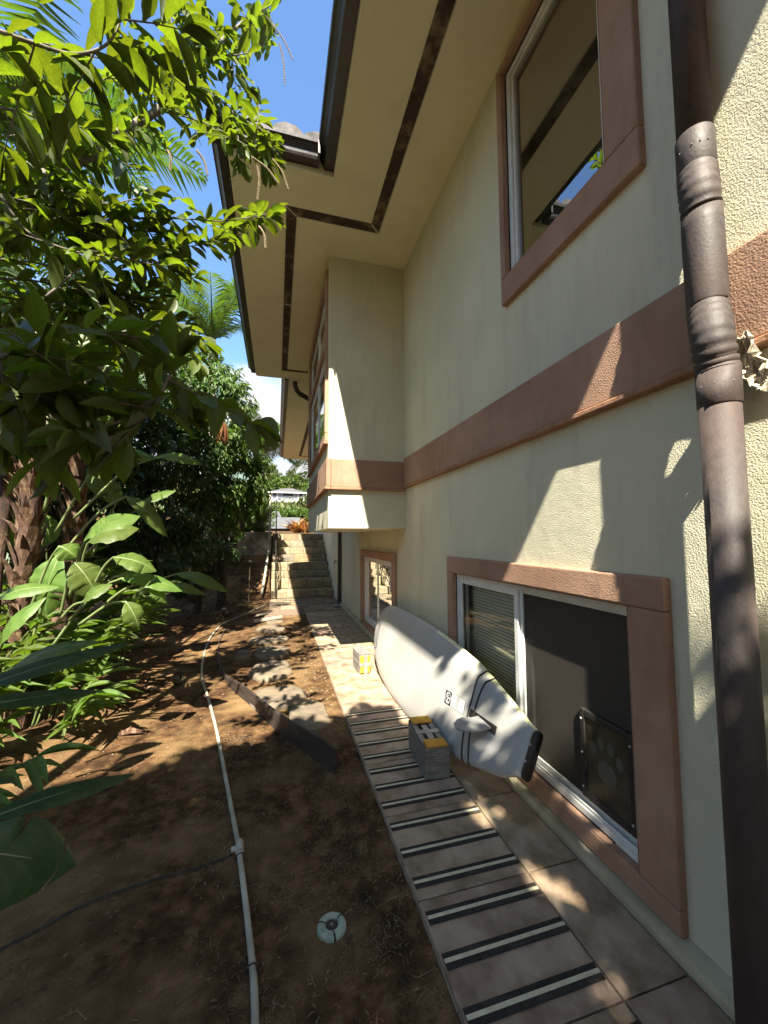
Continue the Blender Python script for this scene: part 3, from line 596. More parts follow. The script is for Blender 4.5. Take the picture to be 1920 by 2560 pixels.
def shell(ya, yb, n, name, m_, par, grow=0, mat2=None, ribs=False):
    m = MB(); K = 18; qs = [-math.cos(math.pi*i/K) for i in range(K+1)]; rings = []
    for i in range(n+1):
        y = ya+(yb-ya)*i/n; g = grow*(1+(.5 if ribs and i % 2 else 0)); rings.append([bpt(y, q, 1, off=g) for q in qs]+[bpt(y, q, -1, off=g) for q in qs[-2:0:-1]])
    k = len(rings[0]); i0 = 0
    for r_ in rings: m.v += [tuple(p) for p in r_]
    for i in range(n):
        for j in range(k):
            m.f.append((i*k+j, i*k+(j+1) % k, (i+1)*k+(j+1) % k, (i+1)*k+j)); m.m.append(1 if mat2 and (K <= j or (j >= K-2 and ya+(yb-ya)*i/n < 3.15)) else 0)
    m.f.append(tuple(range(k))[::-1]); m.f.append(tuple(n*k+j for j in range(k))); m.m += [0, 0]
    o = m.obj(name, [m_, mat2] if mat2 else m_, par); o.data.shade_smooth(); return o
brd = empty('paddle_board', 'long white paddle board with black tail, resting on its side against the wall', 'paddle board')
shell(1.74, 5.10, 66, 'hull', BOARD, brd, mat2=BOARDY)
shell(1.715, 1.739, 4, 'tail_pad', BLACKP, brd, grow=.002)
m = MB()
for y, v in ((1.728, .42), (1.728, .50)): p = bsurf(y, v, .006); m.box(p.x-.003, p.x+.003, p.y-.004, p.y+.004, p.z-.004, p.z+.004)
m.obj('tail_screw', WHITE, brd, kind='stuff')
def cord(pts):
    P = [bsurf(y, v, .004) for y, v in pts]; P = cat(P, 5); e = [bpt(pts[0][0], q, s, off=.004) for q, s in ((.97, 1), (1, 1), (.97, -1), (.8, -1), (.4, -1))][::-1]; f = [bpt(pts[-1][0], q, s, off=.004) for q, s in ((-.97, 1), (-1, 1), (-.9, -1))]
    o = MB().tube([Vector(p) for p in e]+P+f, .0052, 8).obj('cord', BLACKP, brd); o.data.shade_smooth()
cord([(2.314, .67), (2.343, .62), (2.325, .505), (2.309, .364), (2.283, .242), (2.264, .173)])
cord([(2.218, .655), (2.25, .616), (2.258, .513), (2.249, .4), (2.223, .29), (2.192, .212)])
def patch(quad, off, name, m_, par, nsub=6):
    m = MB()
    for i in range(nsub):
        def L_(a, b, t): return (a[0]+(b[0]-a[0])*t, a[1]+(b[1]-a[1])*t)
        t0, t1 = i/nsub, (i+1)/nsub; A, B, C_, D_ = quad
        m.face(bsurf(*L_(A, B, t0), off), bsurf(*L_(A, B, t1), off), bsurf(*L_(D_, C_, t1), off), bsurf(*L_(D_, C_, t0), off))
    return m.obj(name, m_, par, fix=False)
STK = mat('sticker_white', (.72, .72, .72), rough=.4); INK = mat('sticker_black', (.02, .02, .022), rough=.4)
A, B, C_, D_ = (2.664, .424), (2.387, .454), (2.363, .375), (2.636, .342)
def uv(u, v): 
    t = (A[0]+(B[0]-A[0])*u, A[1]+(B[1]-A[1])*u); b = (D_[0]+(C_[0]-D_[0])*u, D_[1]+(C_[1]-D_[1])*u); return (t[0]+(b[0]-t[0])*v, t[1]+(b[1]-t[1])*v)
def upatch(u0, u1, v0, v1, off, nm, m_, par, n=2): return patch((uv(u0, v0), uv(u1, v0), uv(u1, v1), uv(u0, v1)), off, nm, m_, par, n)
lb = upatch(0, 1, 0, 1, .0012, 'label', INK, brd, 6); upatch(.34, .985, .03, .97, .0018, 'label_panel', STK, lb, 5)
def seg(u0, v0, u1, v1, w, off, m_, par):
    d = Vector((u1-u0, (v1-v0)*.3, 0)); nn = Vector((-d.y, d.x, 0)).normalized()*w
    a, b = (u0+nn.x, v0+nn.y/.3), (u1+nn.x, v1+nn.y/.3); c, e = (u1-nn.x, v1-nn.y/.3), (u0-nn.x, v0-nn.y/.3)
    patch((uv(*a), uv(*b), uv(*c), uv(*e)), off, 'print', m_, par, 1)
hx = [(.17+.13*math.cos(R(60*i)), .5+.43*math.sin(R(60*i))) for i in range(6)]
for i in range(6): seg(*hx[i], *hx[(i+1) % 6], .008, .0022, STK, lb)
for a_, b_ in (((.17, .5), hx[0]), ((.17, .5), hx[2]), ((.17, .5), hx[4]), (hx[1], (.17, .72)), ((.10, .5), (.17, .3))): seg(*a_, *b_, .009, .0022, STK, lb)
for c0, c1, rows in ((.37, .54, 9), (.57, .77, 11), (.80, .96, 8)):
    for k in range(rows): u0 = c0; v = .08+k*.86/rows; upatch(u0, c1-random.uniform(0, .05), v, v+.035, .0024, 'print', INK, lb, 1)
GREYL = mat('board_logo_grey', (.10, .10, .13), rough=.4)
def bline(p, q, w=.008): 
    d = Vector((q[0]-p[0], q[1]-p[1], 0)).normalized(); s_ = (-d.y*w, d.x*w); patch(((p[0]+s_[0], p[1]+s_[1]), (q[0]+s_[0], q[1]+s_[1]), (q[0]-s_[0], q[1]-s_[1]), (p[0]-s_[0], p[1]-s_[1])), .0015, 'logo', GREYL, brd, 3)
LG = [(4.713, .50), (4.50, .24), (4.62, .20), (4.76, .42)]
for p, q in ((LG[0], LG[1]), (LG[1], LG[2]), (LG[2], LG[3]), (LG[3], LG[0]), (LG[0], (4.66, .33)), ((4.66, .33), LG[1])): bline(p, q)
# fin box and fin
fb = patch(((2.31, .438), (2.01, .458), (2.005, .41), (2.305, .39)), .0015, 'fin_box', BLACKP, brd, 4)
m = MB(); fo = [(0, 0), (.05, .09), (.02, .15), (.05, .20), (.11, .215), (.165, .19), (.175, .15), (.13, .12), (.115, .08), (.13, .03), (.15, 0)]
base = bsurf(2.06, .43, .002); ds = Vector((0, 1, 0)); dn = (EN*.72-EV*.62).normalized(); th = dn.cross(ds).normalized()*.006
fo = [(0, 0), (.02, .06), (.05, .10), (.09, .14), (.15, .175), (.21, .165), (.235, .125), (.225, .085), (.19, .055), (.17, .03), (.16, 0)]
P1 = [base+ds*a_*.9+dn*b_*.9+th for a_, b_ in fo]; P2 = [p-th*2 for p in P1]; m.face(*P1); m.face(*P2[::-1])
for i in range(len(P1)): m.face(P1[i], P1[(i+1) % len(P1)], P2[(i+1) % len(P1)], P2[i])
m.obj('fin', mat('grey_fin', (.27, .27, .265), rough=.4), brd, bevel=.003)

# ================================================================== TAPED BLOCKS
def block(label, x, y, rot, h=.19, l=.39, w=.15, upright=False):
    t = empty('concrete_block', label, 'concrete block', (x, y, .006), 'concrete blocks padded with yellow felt'); t.rotation_euler = (0, 0, rot)
    hw, hl = w/2, l/2; HN = .032; m = MB()
    xs_ = [-hw, -hw+HN, hw-HN, hw]; ys_ = [-hl, -hl+.045, -.02, .02, hl-.045, hl]
    hole = lambda i, j: i == 1 and j in (1, 3)
    for i in range(3):
        for j in range(5):
            if hole(i, j): m.face((xs_[i], ys_[j], .02), (xs_[i+1], ys_[j], .02), (xs_[i+1], ys_[j+1], .02), (xs_[i], ys_[j+1], .02)); continue
            for z in (0, h): m.face((xs_[i], ys_[j], z), (xs_[i+1], ys_[j], z), (xs_[i+1], ys_[j+1], z), (xs_[i], ys_[j+1], z))
    for j in (1, 3):
        a_, b_, c_, d_ = xs_[1], xs_[2], ys_[j], ys_[j+1]
        for p, q in (((a_, c_), (b_, c_)), ((b_, c_), (b_, d_)), ((b_, d_), (a_, d_)), ((a_, d_), (a_, c_))): m.face((*p, 0), (*q, 0), (*q, h), (*p, h))
    for p, q in (((-hw, -hl), (hw, -hl)), ((hw, -hl), (hw, hl)), ((hw, hl), (-hw, hl)), ((-hw, hl), (-hw, -hl))): m.face((*p, 0), (*q, 0), (*q, h), (*p, h))
    m.obj('block_body', mat('block_concrete', (.15, .14, .125), (.29, .275, .25), scale=20, rough=.95, bump=.003, bscale=90), t)
    return t, m, hw, hl, h
t, m_, hw, hl, h = block('grey tape wrapped concrete block with yellow felt ends, at the foot of the board', 1.0, 2.55, R(-4))

m = MB()
for k in range(4):      # overlapping tape turns as open bands around the body
    z0 = k*.044+.002; e = .004+.0015*(k % 2); z1 = z0+.050; c_ = [(-hw-e, -hl-e), (hw+e, -hl-e), (hw+e, hl+e), (-hw-e, hl+e)]
    for i in range(4): p, q = c_[i], c_[(i+1) % 4]; m.face((*p, z0), (*q, z0+.003*math.sin(k+i)), (*q, z1+.004*math.sin(k*2+i)), (*p, z1))
o = m.obj('tape_wrap', TAPE, t, fix=False); 
for s_ in (-1, 1):
    f = MB().box(-hw+.004, hw-.004, s_*(hl-.035)-.046, s_*(hl-.035)+.046, h+.001, h+.016).obj('felt_pad', FELT, t, bevel=.007, seg=3)
m = MB(); m.box(-hw-.006, hw+.006, -.022, .026, h+.001, h+.006); m.box(-.02, .02, -hl+.1, hl-.1, h+.0015, h+.0045); m.obj('tape_strip', TAPES, t, bevel=.001)
t, m_, hw, hl, h = block('concrete block farther down the path with four yellow pads crossed by silver tape', .955, 4.47, R(3), h=.21, l=.30, w=.125)
for sx in (-1, 1):
    for sz in (0, 1): MB().box(sx*.034-.025, sx*.034+.025, -hl-.014, -hl-.001, .014+sz*.104, .014+sz*.104+.082).obj('felt_pad', FELT, t, bevel=.010, seg=3)
m = MB(); m.box(-hw-.004, hw+.004, -hl-.019, -hl-.0145, .088, .126); m.box(-.014, .022, -hl-.0185, -hl-.0145, .0, .21); m.box(-hw-.005, hw+.005, -hl-.005, hl, h+.001, h+.007); m.obj('tape_strip', TAPES, t, bevel=.001)
m = MB()
for q in ((-hw-.004, -hw-.0005), (hw+.0005, hw+.004)): m.box(q[0], q[1], -hl, hl, .09, .13); m.box(q[0], q[1], -hl, hl, .16, .209)
m.obj('tape_strip', TAPES, t)

# ================================================================== GARDEN THINGS ON THE GROUND
pv = empty('white_pipe', 'thin dirty white plastic pipe running along the soil beside the path', 'pipe')
ppts = [(-.045+.02, .9), (-.045, 1.41), (-.088, 1.744), (-.161, 2.16), (-.189, 2.295), (-.371, 3.16), (-.472, 3.602), (-.632, 4.267), (-.776, 4.804), (-.88, 5.47), (-.978, 6.6), (-.93, 7.695), (-.78, 8.18), (-.50, 8.88), (-.20, 9.75)]
MB().tube(cat([(x, y, gz(x, y)+.012) for x, y in ppts], 6), .0125, 10).obj('pipe_run', PVC, pv, smooth=True)
MB().tube([(-.160, 2.19, -.022), (-.154, 2.125, -.022)], .020, 6).obj('tee_fitting', PVC, pv); MB().tube([(-.157, 2.155, -.022), (-.195, 2.15, -.024)], .012, 8).obj('tee_outlet', PVC, pv)
for y, x in ((2.09, -.150), (1.56, -.066)):
    MB().tube([(x+.019*math.cos(a_), y+.004*math.sin(a_*2), -.022+.019*math.sin(a_)) for a_ in np.linspace(0, 6.3, 14)], .003, 5).obj('wire_tie', BLACKP, pv)
MB().tube(cat([(-.34, 10.1, .16), (-.30, 10.6, .45), (-.25, 11.2, .9), (-.22, 11.9, 1.3), (-.20, 12.0, 1.74), (-.2, 12.3, 2.2), (-.21, 12.35, 2.85)], 4), .03, 8).obj('riser_pipe', PVC, None, smooth=True, label='white plastic riser pipe climbing the retaining wall beside the steps', category='pipe')
hose = MB().tube(cat([(x, y, gz(x, y)+.008) for x, y in ((-.127, 9.6), (-.5, 8.75), (-.746, 8.0), (-.82, 7.2), (-.821, 6.6), (-.76, 5.97), (-.68, 5.4), (-.6, 5.0))], 5), .010, 8).obj('black_tube', mat('brown_tube', (.07, .05, .045), rough=.6), None, smooth=True, label='dark irrigation tube curving beside the white pipe towards the steps', category='tube')
dl = MB(); 
for k in range(2): dl.tube(cat([(x, y+.009*k, gz(x, y)+.004) for x, y in ((-.19, 2.13), (-.34, 2.08), (-.5, 2.063), (-.749, 2.017), (-.872, 1.957), (-1.1, 1.86), (-1.5, 1.7))], 4), .0028, 6)
dl.obj('drip_line', mat('dusty_tube', (.03, .02, .014), (.06, .042, .03), scale=20, rough=.8), None, smooth=True, label='twin thin black drip line crossing dark soil left of the pipe tee', category='drip line', kind='stuff')
# bent edging board
ed = MB(); ep = cat([(-.60, 5.05, 0), (-.505, 4.652, 0), (-.30, 4.139, 0), (-.009, 3.485, 0), (.20, 3.041, 0), (.40, 2.66, 0)], 6); n = len(ep)
hts = [.03+.115*min(1, (i/(n-1))*1.5) for i in range(n)]; lo = [-.04-.015*math.sin(i*.4) for i in range(n)]
for i in range(n-1):
    a_, b_ = ep[i], ep[i+1]; d_ = (b_-a_).normalized(); s_ = Vector((-d_.y, d_.x, 0))*.011
    if i: s0 = sp
    else: s0 = s_
    sp = s_
    q = [(a_+s0, lo[i], hts[i]), (b_+s_, lo[i+1], hts[i+1]), (b_-s_, lo[i+1], hts[i+1]), (a_-s0, lo[i], hts[i])]
    T = [(p.x, p.y, z+hh) for p, z, hh in q]; Bt = [(p.x, p.y, z-.03) for p, z, hh in q]
    ed.face(*T); ed.face(Bt[0], Bt[1], T[1], T[0]); ed.face(Bt[2], Bt[3], T[3], T[2])
    if i == n-2: ed.face(Bt[1], Bt[2], T[2], T[1])
    if i == 0: ed.face(Bt[3], Bt[0], T[0], T[3])
import bmesh
edo = ed.mesh('edging_board', EDGE); bm = bmesh.new(); bm.from_mesh(edo); bmesh.ops.remove_doubles(bm, verts=bm.verts, dist=.0005); bm.to_mesh(edo); bm.free()
eo = link('edging_board', edo, label='dark bent garden edging board standing out of the soil beside the stones', category='edging board')
MB().box(-.0135, .0135, -.003, .003, -.05, .106).obj('end_strip', BLACKP, eo, label='black end strip').location = (.367, 2.73, 0)
eo.children[0].rotation_euler = (0, 0, math.atan2(-.38, .2)+math.pi/2)
# stepping stones
def stone(label, cx, cy, rx, ry, h, seed, rot=0, z=-.05):
    h *= .72
    r = np.random.default_rng(seed); n = 15; m = MB(); ph = r.uniform(.86, 1.1, n); rings = []
    for (s_, zz) in ((1.0, 0), (1.02, h*.5), (.98, h*.85), (.90, h), (.55, h*1.02), (.2, h*1.0)):
        rings.append([(cx+math.cos(rot)*(rx*s_*ph[j]*math.cos(2*math.pi*j/n))-math.sin(rot)*(ry*s_*ph[j]*math.sin(2*math.pi*j/n)), cy+math.sin(rot)*(rx*s_*ph[j]*math.cos(2*math.pi*j/n))+math.cos(rot)*(ry*s_*ph[j]*math.sin(2*math.pi*j/n)), z+zz+r.uniform(-.004, .004)*(s_ > .6)) for j in range(n)])
    for g in rings: m.v += g
    for i in range(5):
        for j in range(n): m.f.append((i*n+j, i*n+(j+1) % n, (i+1)*n+(j+1) % n, (i+1)*n+j)); m.m.append(0)
    m.f.append(tuple(5*n+j for j in range(n))); m.m.append(0)
    o = m.obj('stepping_stone', STONE, None, label=label, category='stepping stone', group='stepping stones set in the soil'); o.data.shade_smooth(); return o
stone('nearest stepping stone, flat tan and half buried beside the path edge', .32, 3.56, .20, .30, .040, 1, .1)
stone('pale rectangular stepping stone crossed by leaf shadows, beside the edging board', .03, 4.02, .29, .28, .060, 2, .2)
stone('dark rounded stepping stone, third from the camera', -.04, 4.80, .25, .34, .085, 3)
stone('grey oval stepping stone, fourth from the camera', -.05, 5.58, .23, .30, .075, 4)
stone('low rough stepping stone, fifth from the camera beside the black tube', -.12, 6.30, .30, .22, .06, 5)
stone('small leaning rock beside the fourth stepping stone', -.40, 5.55, .11, .16, .09, 9)
stone('sixth stepping stone in shade, nearer the landing', -.08, 7.05, .24, .28, .06, 6)
stone('farthest stepping stone, flat against the landing edge', .02, 8.45, .42, .34, .05, 7)
stone('brown rock beside the path under the bay', -.02, 7.6, .16, .12, .05, 8)
# white plank edge at the landing
MB().box(-.55, .02, -.025, .025, -.03, .02).obj('timber_edge', PVC, None, bevel=.004, label='pale timber strip lying at the corner of the landing', category='timber strip').location = (.10, 7.92, .0)
D.objects['timber_edge'].rotation_euler = (0, 0, R(28))
# sprinkler ring
sr = empty('sprinkler', 'round pale concrete ring with a black sprinkler head sunk in the dark soil', 'sprinkler', (.232, 1.652, -.040)); sr.scale = (.76, .76, .76)
for k in range(3):
    m = MB(); n = 8; a0 = R(120*k+35+4); a1 = R(120*(k+1)+35-4)
    for i in range(n):
        t0, t1 = a0+(a1-a0)*i/n, a0+(a1-a0)*(i+1)/n
        f = lambda r_, a_, z: (r_*math.cos(a_), r_*math.sin(a_), z)
        for (ra, za), (rb, zb) in (((.078, -.01), (.074, .012)), ((.074, .012), (.06, .021)), ((.06, .021), (.034, .018)), ((.034, .018), (.031, -.01))): m.face(f(ra, t0, za), f(ra, t1, za), f(rb, t1, zb), f(rb, t0, zb))
    m.obj('ring_segment', mat('green_concrete', (.22, .26, .20), (.36, .40, .31), scale=18, rough=.9, bump=.003, bscale=60), sr)
MB().lathe([(0, .006), (.026, .006), (.028, .012), (.024, .016), (.012, .017), (.011, .013), (.0, .013)], n=20).obj('sprinkler_head', BLACKP, sr)
MB().lathe([(0, .018), (.009, .018), (.009, .0155)], n=12).obj('nozzle', TAPE, sr)
# fallen bullet light
fl_ = empty('garden_light', 'fallen black and brass garden spotlight lying on sunlit soil', 'garden light', (-1.02, 4.74, .0)); fl_.rotation_euler = (R(62), 0, R(25))
MB().lathe([(0, -.075), (.022, -.075), (.026, -.07), (.028, -.04), (.045, -.02), (.048, .05), (.052, .052), (.052, .07), (.044, .07), (.042, .0), (0, -.01)], n=20).obj('housing', mat('brass_bronze', (.10, .075, .04), rough=.4, metal=.5), fl_, smooth=False)
MB().lathe([(.052, .045), (.062, .05), (.06, .085), (.057, .085), (.055, .055)], n=20).obj('shade', BLACKP, fl_)
MB().lathe([(0, -.078), (.013, -.078), (.015, -.074)], n=12).obj('end_cap', mat('pale_cap', (.5, .44, .33), rough=.4), fl_)
# path lights on stakes
def pathlight(x, y, h, label):
    t = empty('path_light', label, 'path light', (x, y, gz(x, y)), 'path lights on stakes')
    MB().tube([(0, 0, -.03), (.01, 0, h-.1)], .011, 8).obj('stake', mat('verdigris_stake', (.16, .14, .09), (.26, .23, .16), scale=12, rough=.7), t)
    MB().lathe([(.012, 0), (.022, .005), (.024, .04), (.03, .045), (.03, .07)], (.01, 0, h-.12), 12).obj('collar', BRONZE, t); MB().lathe([(0, .06), (.05, .03), (.052, .024), (0, .04)], (.01, 0, h-.03), 14).obj('shade', PVC, t)
pathlight(-.617, 9.835, 1.0, 'tall thin path light before the stained retaining wall')
pathlight(-.98, 8.2, .22, 'low path light with pale cap in the shade under the dark tree')

# iron railing
rl = empty('iron_railing', 'black wrought iron stair railing with twisted posts on the left of the steps', 'railing')
def stepz(y): return float(np.interp(y, [9.9, 10.3, 13.2, 16], [0, .1, 1.66, 1.68]))
ymin = 10.2; post = [10.2, 11.25, 12.35, 13.3, 14.4]
for i, y in enumerate(post):
    x = -.02; z0 = stepz(y)-.02; MB().box(x-.018, x+.018, y-.018, y+.018, z0, z0+1.02).obj('post', BLACKP, rl); MB().lathe([(0, .06), (.02, .045), (.026, .025), (.018, .005), (0, 0)], (x, y, z0+1.02), 10).obj('finial', BLACKP, rl)
for dz in (.12, .5, .94):
    MB().tube([(-.02, y, stepz(y)+dz) for y in (10.2, 10.75, 11.25, 12.35, 13.3, 14.4)], .013, 6).obj('rail', BLACKP, rl)
k = 0; y = 10.3
while y < 14.3:
    z0 = stepz(y); m = MB(); pts = [(-.02+.010*math.cos(a_*1.0), y+.010*math.sin(a_), z0+.13+.8*a_/25) for a_ in np.linspace(0, 25, 26)] if k % 2 else [(-.02, y, z0+.13), (-.02, y, z0+.93)]
    m.tube(pts, .007, 5).obj('baluster', BLACKP, rl)
    if k % 3 == 1: MB().tube([(-.02+.0*a_, y+.05*math.cos(a_)*(1-a_/14), z0+.3+.05*math.sin(a_)*(1-a_/14)) for a_ in np.linspace(0, 12, 26)], .006, 5).obj('scroll', BLACKP, rl)
    y += .13; k += 1
# wire fence on the retaining wall
wf = empty('wire_fence', 'thin wire and post fence standing on top of the retaining wall', 'fence')
for x in (-.28, -1.5, -2.7, -3.9): MB().tube([(x, 12.13, 1.7), (x, 12.13, 2.78)], .012, 6).obj('post', TAPE, wf)
for z in (1.98, 2.35, 2.74): MB().tube([(-4, 12.13, z), (-.28, 12.13, z)], .006, 5).obj('wire', TAPE, wf)

# ================================================================== VEGETATION
UL = [unit_mesh('leaf', T_OBOV, LEAF), unit_mesh('leaf', leaf_template(8, sh_obov, .34, .4, .10), LEAF), unit_mesh('leaf', leaf_template(8, sh_lance, -.10, .55, .08), LEAF), unit_mesh('leaf', leaf_template(8, sh_obov, .02, .7), LEAF), unit_mesh('leaf', leaf_template(7, sh_obov, .18, .12, .05), LEAF), unit_mesh('leaf', leaf_template(7, sh_lance, .06, .35), LEAF)]
UG = [unit_mesh('leaf', T_LANCE, LEAFG), unit_mesh('leaf', leaf_template(8, sh_lance, .40, .2, .05), LEAFG), unit_mesh('leaf', leaf_template(7, sh_lance, .08, .3), LEAFG)]
def leafobj(me, p, d, n, L_, W_, parent, name='leaf'):
    d, s_, n = basis(d, n); o = D.objects.new(name, me); COL.objects.link(o)
    o.matrix_world = Matrix(((d.x*L_, s_.x*W_, n.x*L_, p[0]), (d.y*L_, s_.y*W_, n.y*L_, p[1]), (d.z*L_, s_.z*W_, n.z*L_, p[2]), (0, 0, 0, 1)))
    o.parent = parent; return o

# ---- overhanging tree: branches traced in space, leaves along twigs
tree = empty('overhanging_tree', 'broadleaf tree with a pale curved branch hanging over the upper left, dangling seed spikes', 'tree', (-2.4, -1.6, 0))
def W(t, pts, m_=TWIG, name='branch', r0=.02, r1=.006, n=8):
    P = cat(pts, 6); k = len(P); rr = [(r0+(r1-r0)*i/(k-1))*(1+.08*math.sin(i*2.1)) for i in range(k)]
    m = MB().tube([tuple(p-Vector(tree.location)) for p in P], rr, n); o = m.obj(name, m_, tree); o.data.shade_smooth(); return P
def pp(L_): return [at(x, y, Y=Y*(1.50 if Y > 1.42 else 1.0)) for x, y, Y in L_]
trunk = [(-2.4, -1.6, -.1), (-2.38, -1.55, 1.0), (-2.3, -1.4, 2.2), (-2.2, -1.2, 3.2), (-2.1, -1.5, 4.4)]
W(0, trunk, name='trunk', r0=.13, r1=.06, n=12)
mainb = W(0, [(-2.33, -1.45, 1.9), (-2.2, -.2, 2.1), (-2.0, .9, 2.35)]+[tuple(q) for q in pp([(0, 499, 1.75), (75, 412, 1.8), (124, 364, 1.85), (188, 338, 1.9), (262, 285, 1.95), (338, 240, 2.0), (412, 169, 2.05), (450, 116, 2.1), (525, 49, 2.2), (585, 8, 2.3), (640, -60, 2.4)])], r0=.06, r1=.006)
twigs = []
def T(L_, r0=.007, r1=.002): P = W(0, pp(L_), r0=r0, r1=r1, n=6, name='twig'); twigs.append(P); return P
twigs.append(mainb[18:])
T([(-40, 50, 1.25), (0, 68, 1.25), (75, 94, 1.28), (150, 116, 1.3), (206, 109, 1.3), (240, 86, 1.3), (262, 41, 1.3), (281, -6, 1.3)])
T([(349, 240, 2.0), (410, 255, 2.0), (469, 278, 1.95), (544, 322, 1.9), (585, 349, 1.9)])
T([(124, 430, 1.8), (172, 487, 1.75), (262, 474, 1.8), (338, 471, 1.8), (420, 474, 1.8), (480, 478, 1.8), (562, 465, 1.8), (598, 458, 1.8)])
T([(60, 440, 1.8), (120, 462, 1.8), (169, 491, 1.75), (262, 525, 1.75), (394, 532, 1.8), (469, 525, 1.8)])
T([(544, 322, 1.9), (556, 270, 1.85), (560, 225, 1.85)])
T([(-30, 790, 1.2), (0, 797, 1.25), (100, 830, 1.3), (195, 860, 1.3), (334, 883, 1.35), (375, 890, 1.35)], .009)
T([(334, 883, 1.35), (362, 820, 1.35), (390, 774, 1.35)])
T([(-20, 780, 1.2), (22, 763, 1.25), (70, 740, 1.3), (131, 725, 1.3), (188, 714, 1.35), (259, 722, 1.4), (330, 735, 1.4)])
T([(412, 169, 2.05), (455, 200, 2.0), (500, 240, 2.0), (515, 300, 2.0), (508, 350, 1.95)])
T([(450, 116, 2.1), (500, 120, 2.1), (560, 105, 2.15), (590, 70, 2.2)])
T([(188, 338, 1.9), (150, 300, 1.8), (60, 290, 1.7), (-20, 300, 1.6)])
T([(100, 390, 1.85), (150, 420, 1.7), (230, 440, 1.65), (330, 420, 1.7)])
T([(262, 285, 1.95), (240, 330, 1.8), (300, 370, 1.75)])
T([(338, 240, 2.0), (300, 180, 2.0), (230, 170, 1.9), (180, 200, 1.8)])
T([(412, 169, 2.05), (380, 110, 2.0), (370, 40, 2.0), (380, -20, 2.0)])
T([(480, 90, 2.1), (430, 40, 2.0), (440, -20, 2.0)])
for a_ in ([(0, 560, 2.0), (90, 570, 2.0), (200, 600, 2.0), (320, 610, 2.05), (420, 600, 2.1)], [(-20, 640, 1.9), (80, 650, 1.9), (190, 660, 1.95), (300, 690, 2.0), (400, 700, 2.0)],
           [(0, 420, 1.6), (60, 500, 1.6), (150, 540, 1.6), (260, 560, 1.6), (360, 575, 1.7)], [(100, 640, 1.6), (200, 560, 1.7), (300, 520, 1.8), (390, 560, 1.8)],
           [(-30, 690, 1.9), (60, 700, 1.95), (150, 690, 2.0), (240, 650, 2.0), (330, 650, 2.1)], [(260, 720, 1.5), (360, 690, 1.55), (440, 740, 1.6)],
           [(-20, 230, 1.5), (40, 240, 1.5), (110, 250, 1.55), (190, 280, 1.6)], [(0, 370, 1.9), (60, 360, 1.9), (150, 380, 1.9)], [(-20, 600, 1.8), (100, 610, 1.9), (230, 640, 1.9), (350, 640, 2.0)]): T(a_)
SKYGAPS = [[(608, -20), (705, -20), (700, 262), (610, 242), (570, 205), (548, 160), (600, 100)], [(255, 345), (330, 385), (395, 330), (480, 310), (480, 440), (430, 400), (330, 402), (270, 400)],
           [(80, 0), (200, 0), (190, 40), (150, 30), (100, 45)], [(130, 35), (175, 70), (200, 60), (205, 95), (160, 100), (120, 60)], [(170, 200), (260, 195), (240, 240), (190, 235)], [(0, 215), (40, 260), (40, 300), (0, 330)],
           [(610, 60), (700, 60), (700, 262), (610, 240)], [(300, 0), (345, 0), (335, 45), (300, 60)]]
def inpoly(x, y, P):
    c = False; j = len(P)-1
    for i in range(len(P)):
        if (P[i][1] > y) != (P[j][1] > y) and x < (P[j][0]-P[i][0])*(y-P[i][1])/(P[j][1]-P[i][1])+P[i][0]: c = not c
        j = i
    return c
LV = Leaves()
def put_leaf(p, d, n, L_, W_):
    x, y, w = proj(np.array(p)+np.array(d)*L_*.6); x2, y2, _ = proj(np.array(p)+np.array(d)*L_)
    if w > 0 and any(inpoly(x, y, P) or inpoly(x2, y2, P) for P in SKYGAPS): return
    if w > 0 and x2 > 625: return
    gx_, gy_ = p[0]+.209*p[2], p[1]+.774*p[2]
    if -1.35 < gx_ < -.3 and 3.1 < gy_ < 4.9 and random.random() < .6: return
    LV.add(p, d, n, L_, W_)
def leaves_on(P, step=.024, L_=.115, W_=.046, hang=.25, start=0):
    acc = 0; side = 1
    for a_, b_ in zip(P, P[1:]):
        a_, b_ = Vector(a_), Vector(b_); sl_ = (b_-a_).length; t_ = (b_-a_).normalized() if sl_ > 0 else Vector((1, 0, 0)); pos = 0
        while acc+sl_-pos >= step:
            pos += step-acc; acc = 0; side = -side; p = a_+t_*pos
            o = t_.cross(Vector((0, 0, 1))); o = o.normalized() if o.length > .1 else Vector((1, 0, 0)); u = o.cross(t_)
            an = random.gauss(0, .65); d = t_*random.uniform(.45, .95)+(o*math.cos(an)+u*math.sin(an))*side*random.uniform(.7, 1.1)+Vector((0, 0, -hang*random.uniform(.2, 1.8)))
            d.normalize(); nn = Vector((random.gauss(0, .45), random.gauss(-.25, .45), 1)); s_ = random.uniform(.72, 1.2); put_leaf(p, d, nn, L_*s_, W_*s_*random.uniform(.85, 1.15))
        acc += sl_-pos
    P = [Vector(p) for p in P]; t_ = (P[-1]-P[-2]).normalized()
    for k in range(4): put_leaf(P[-1], (t_+Vector((random.uniform(-.5, .5), random.uniform(-.4, .4), random.uniform(-.5, .5)))).normalized(), (random.gauss(0, .4), -.2, 1), L_*.8, W_*.8)
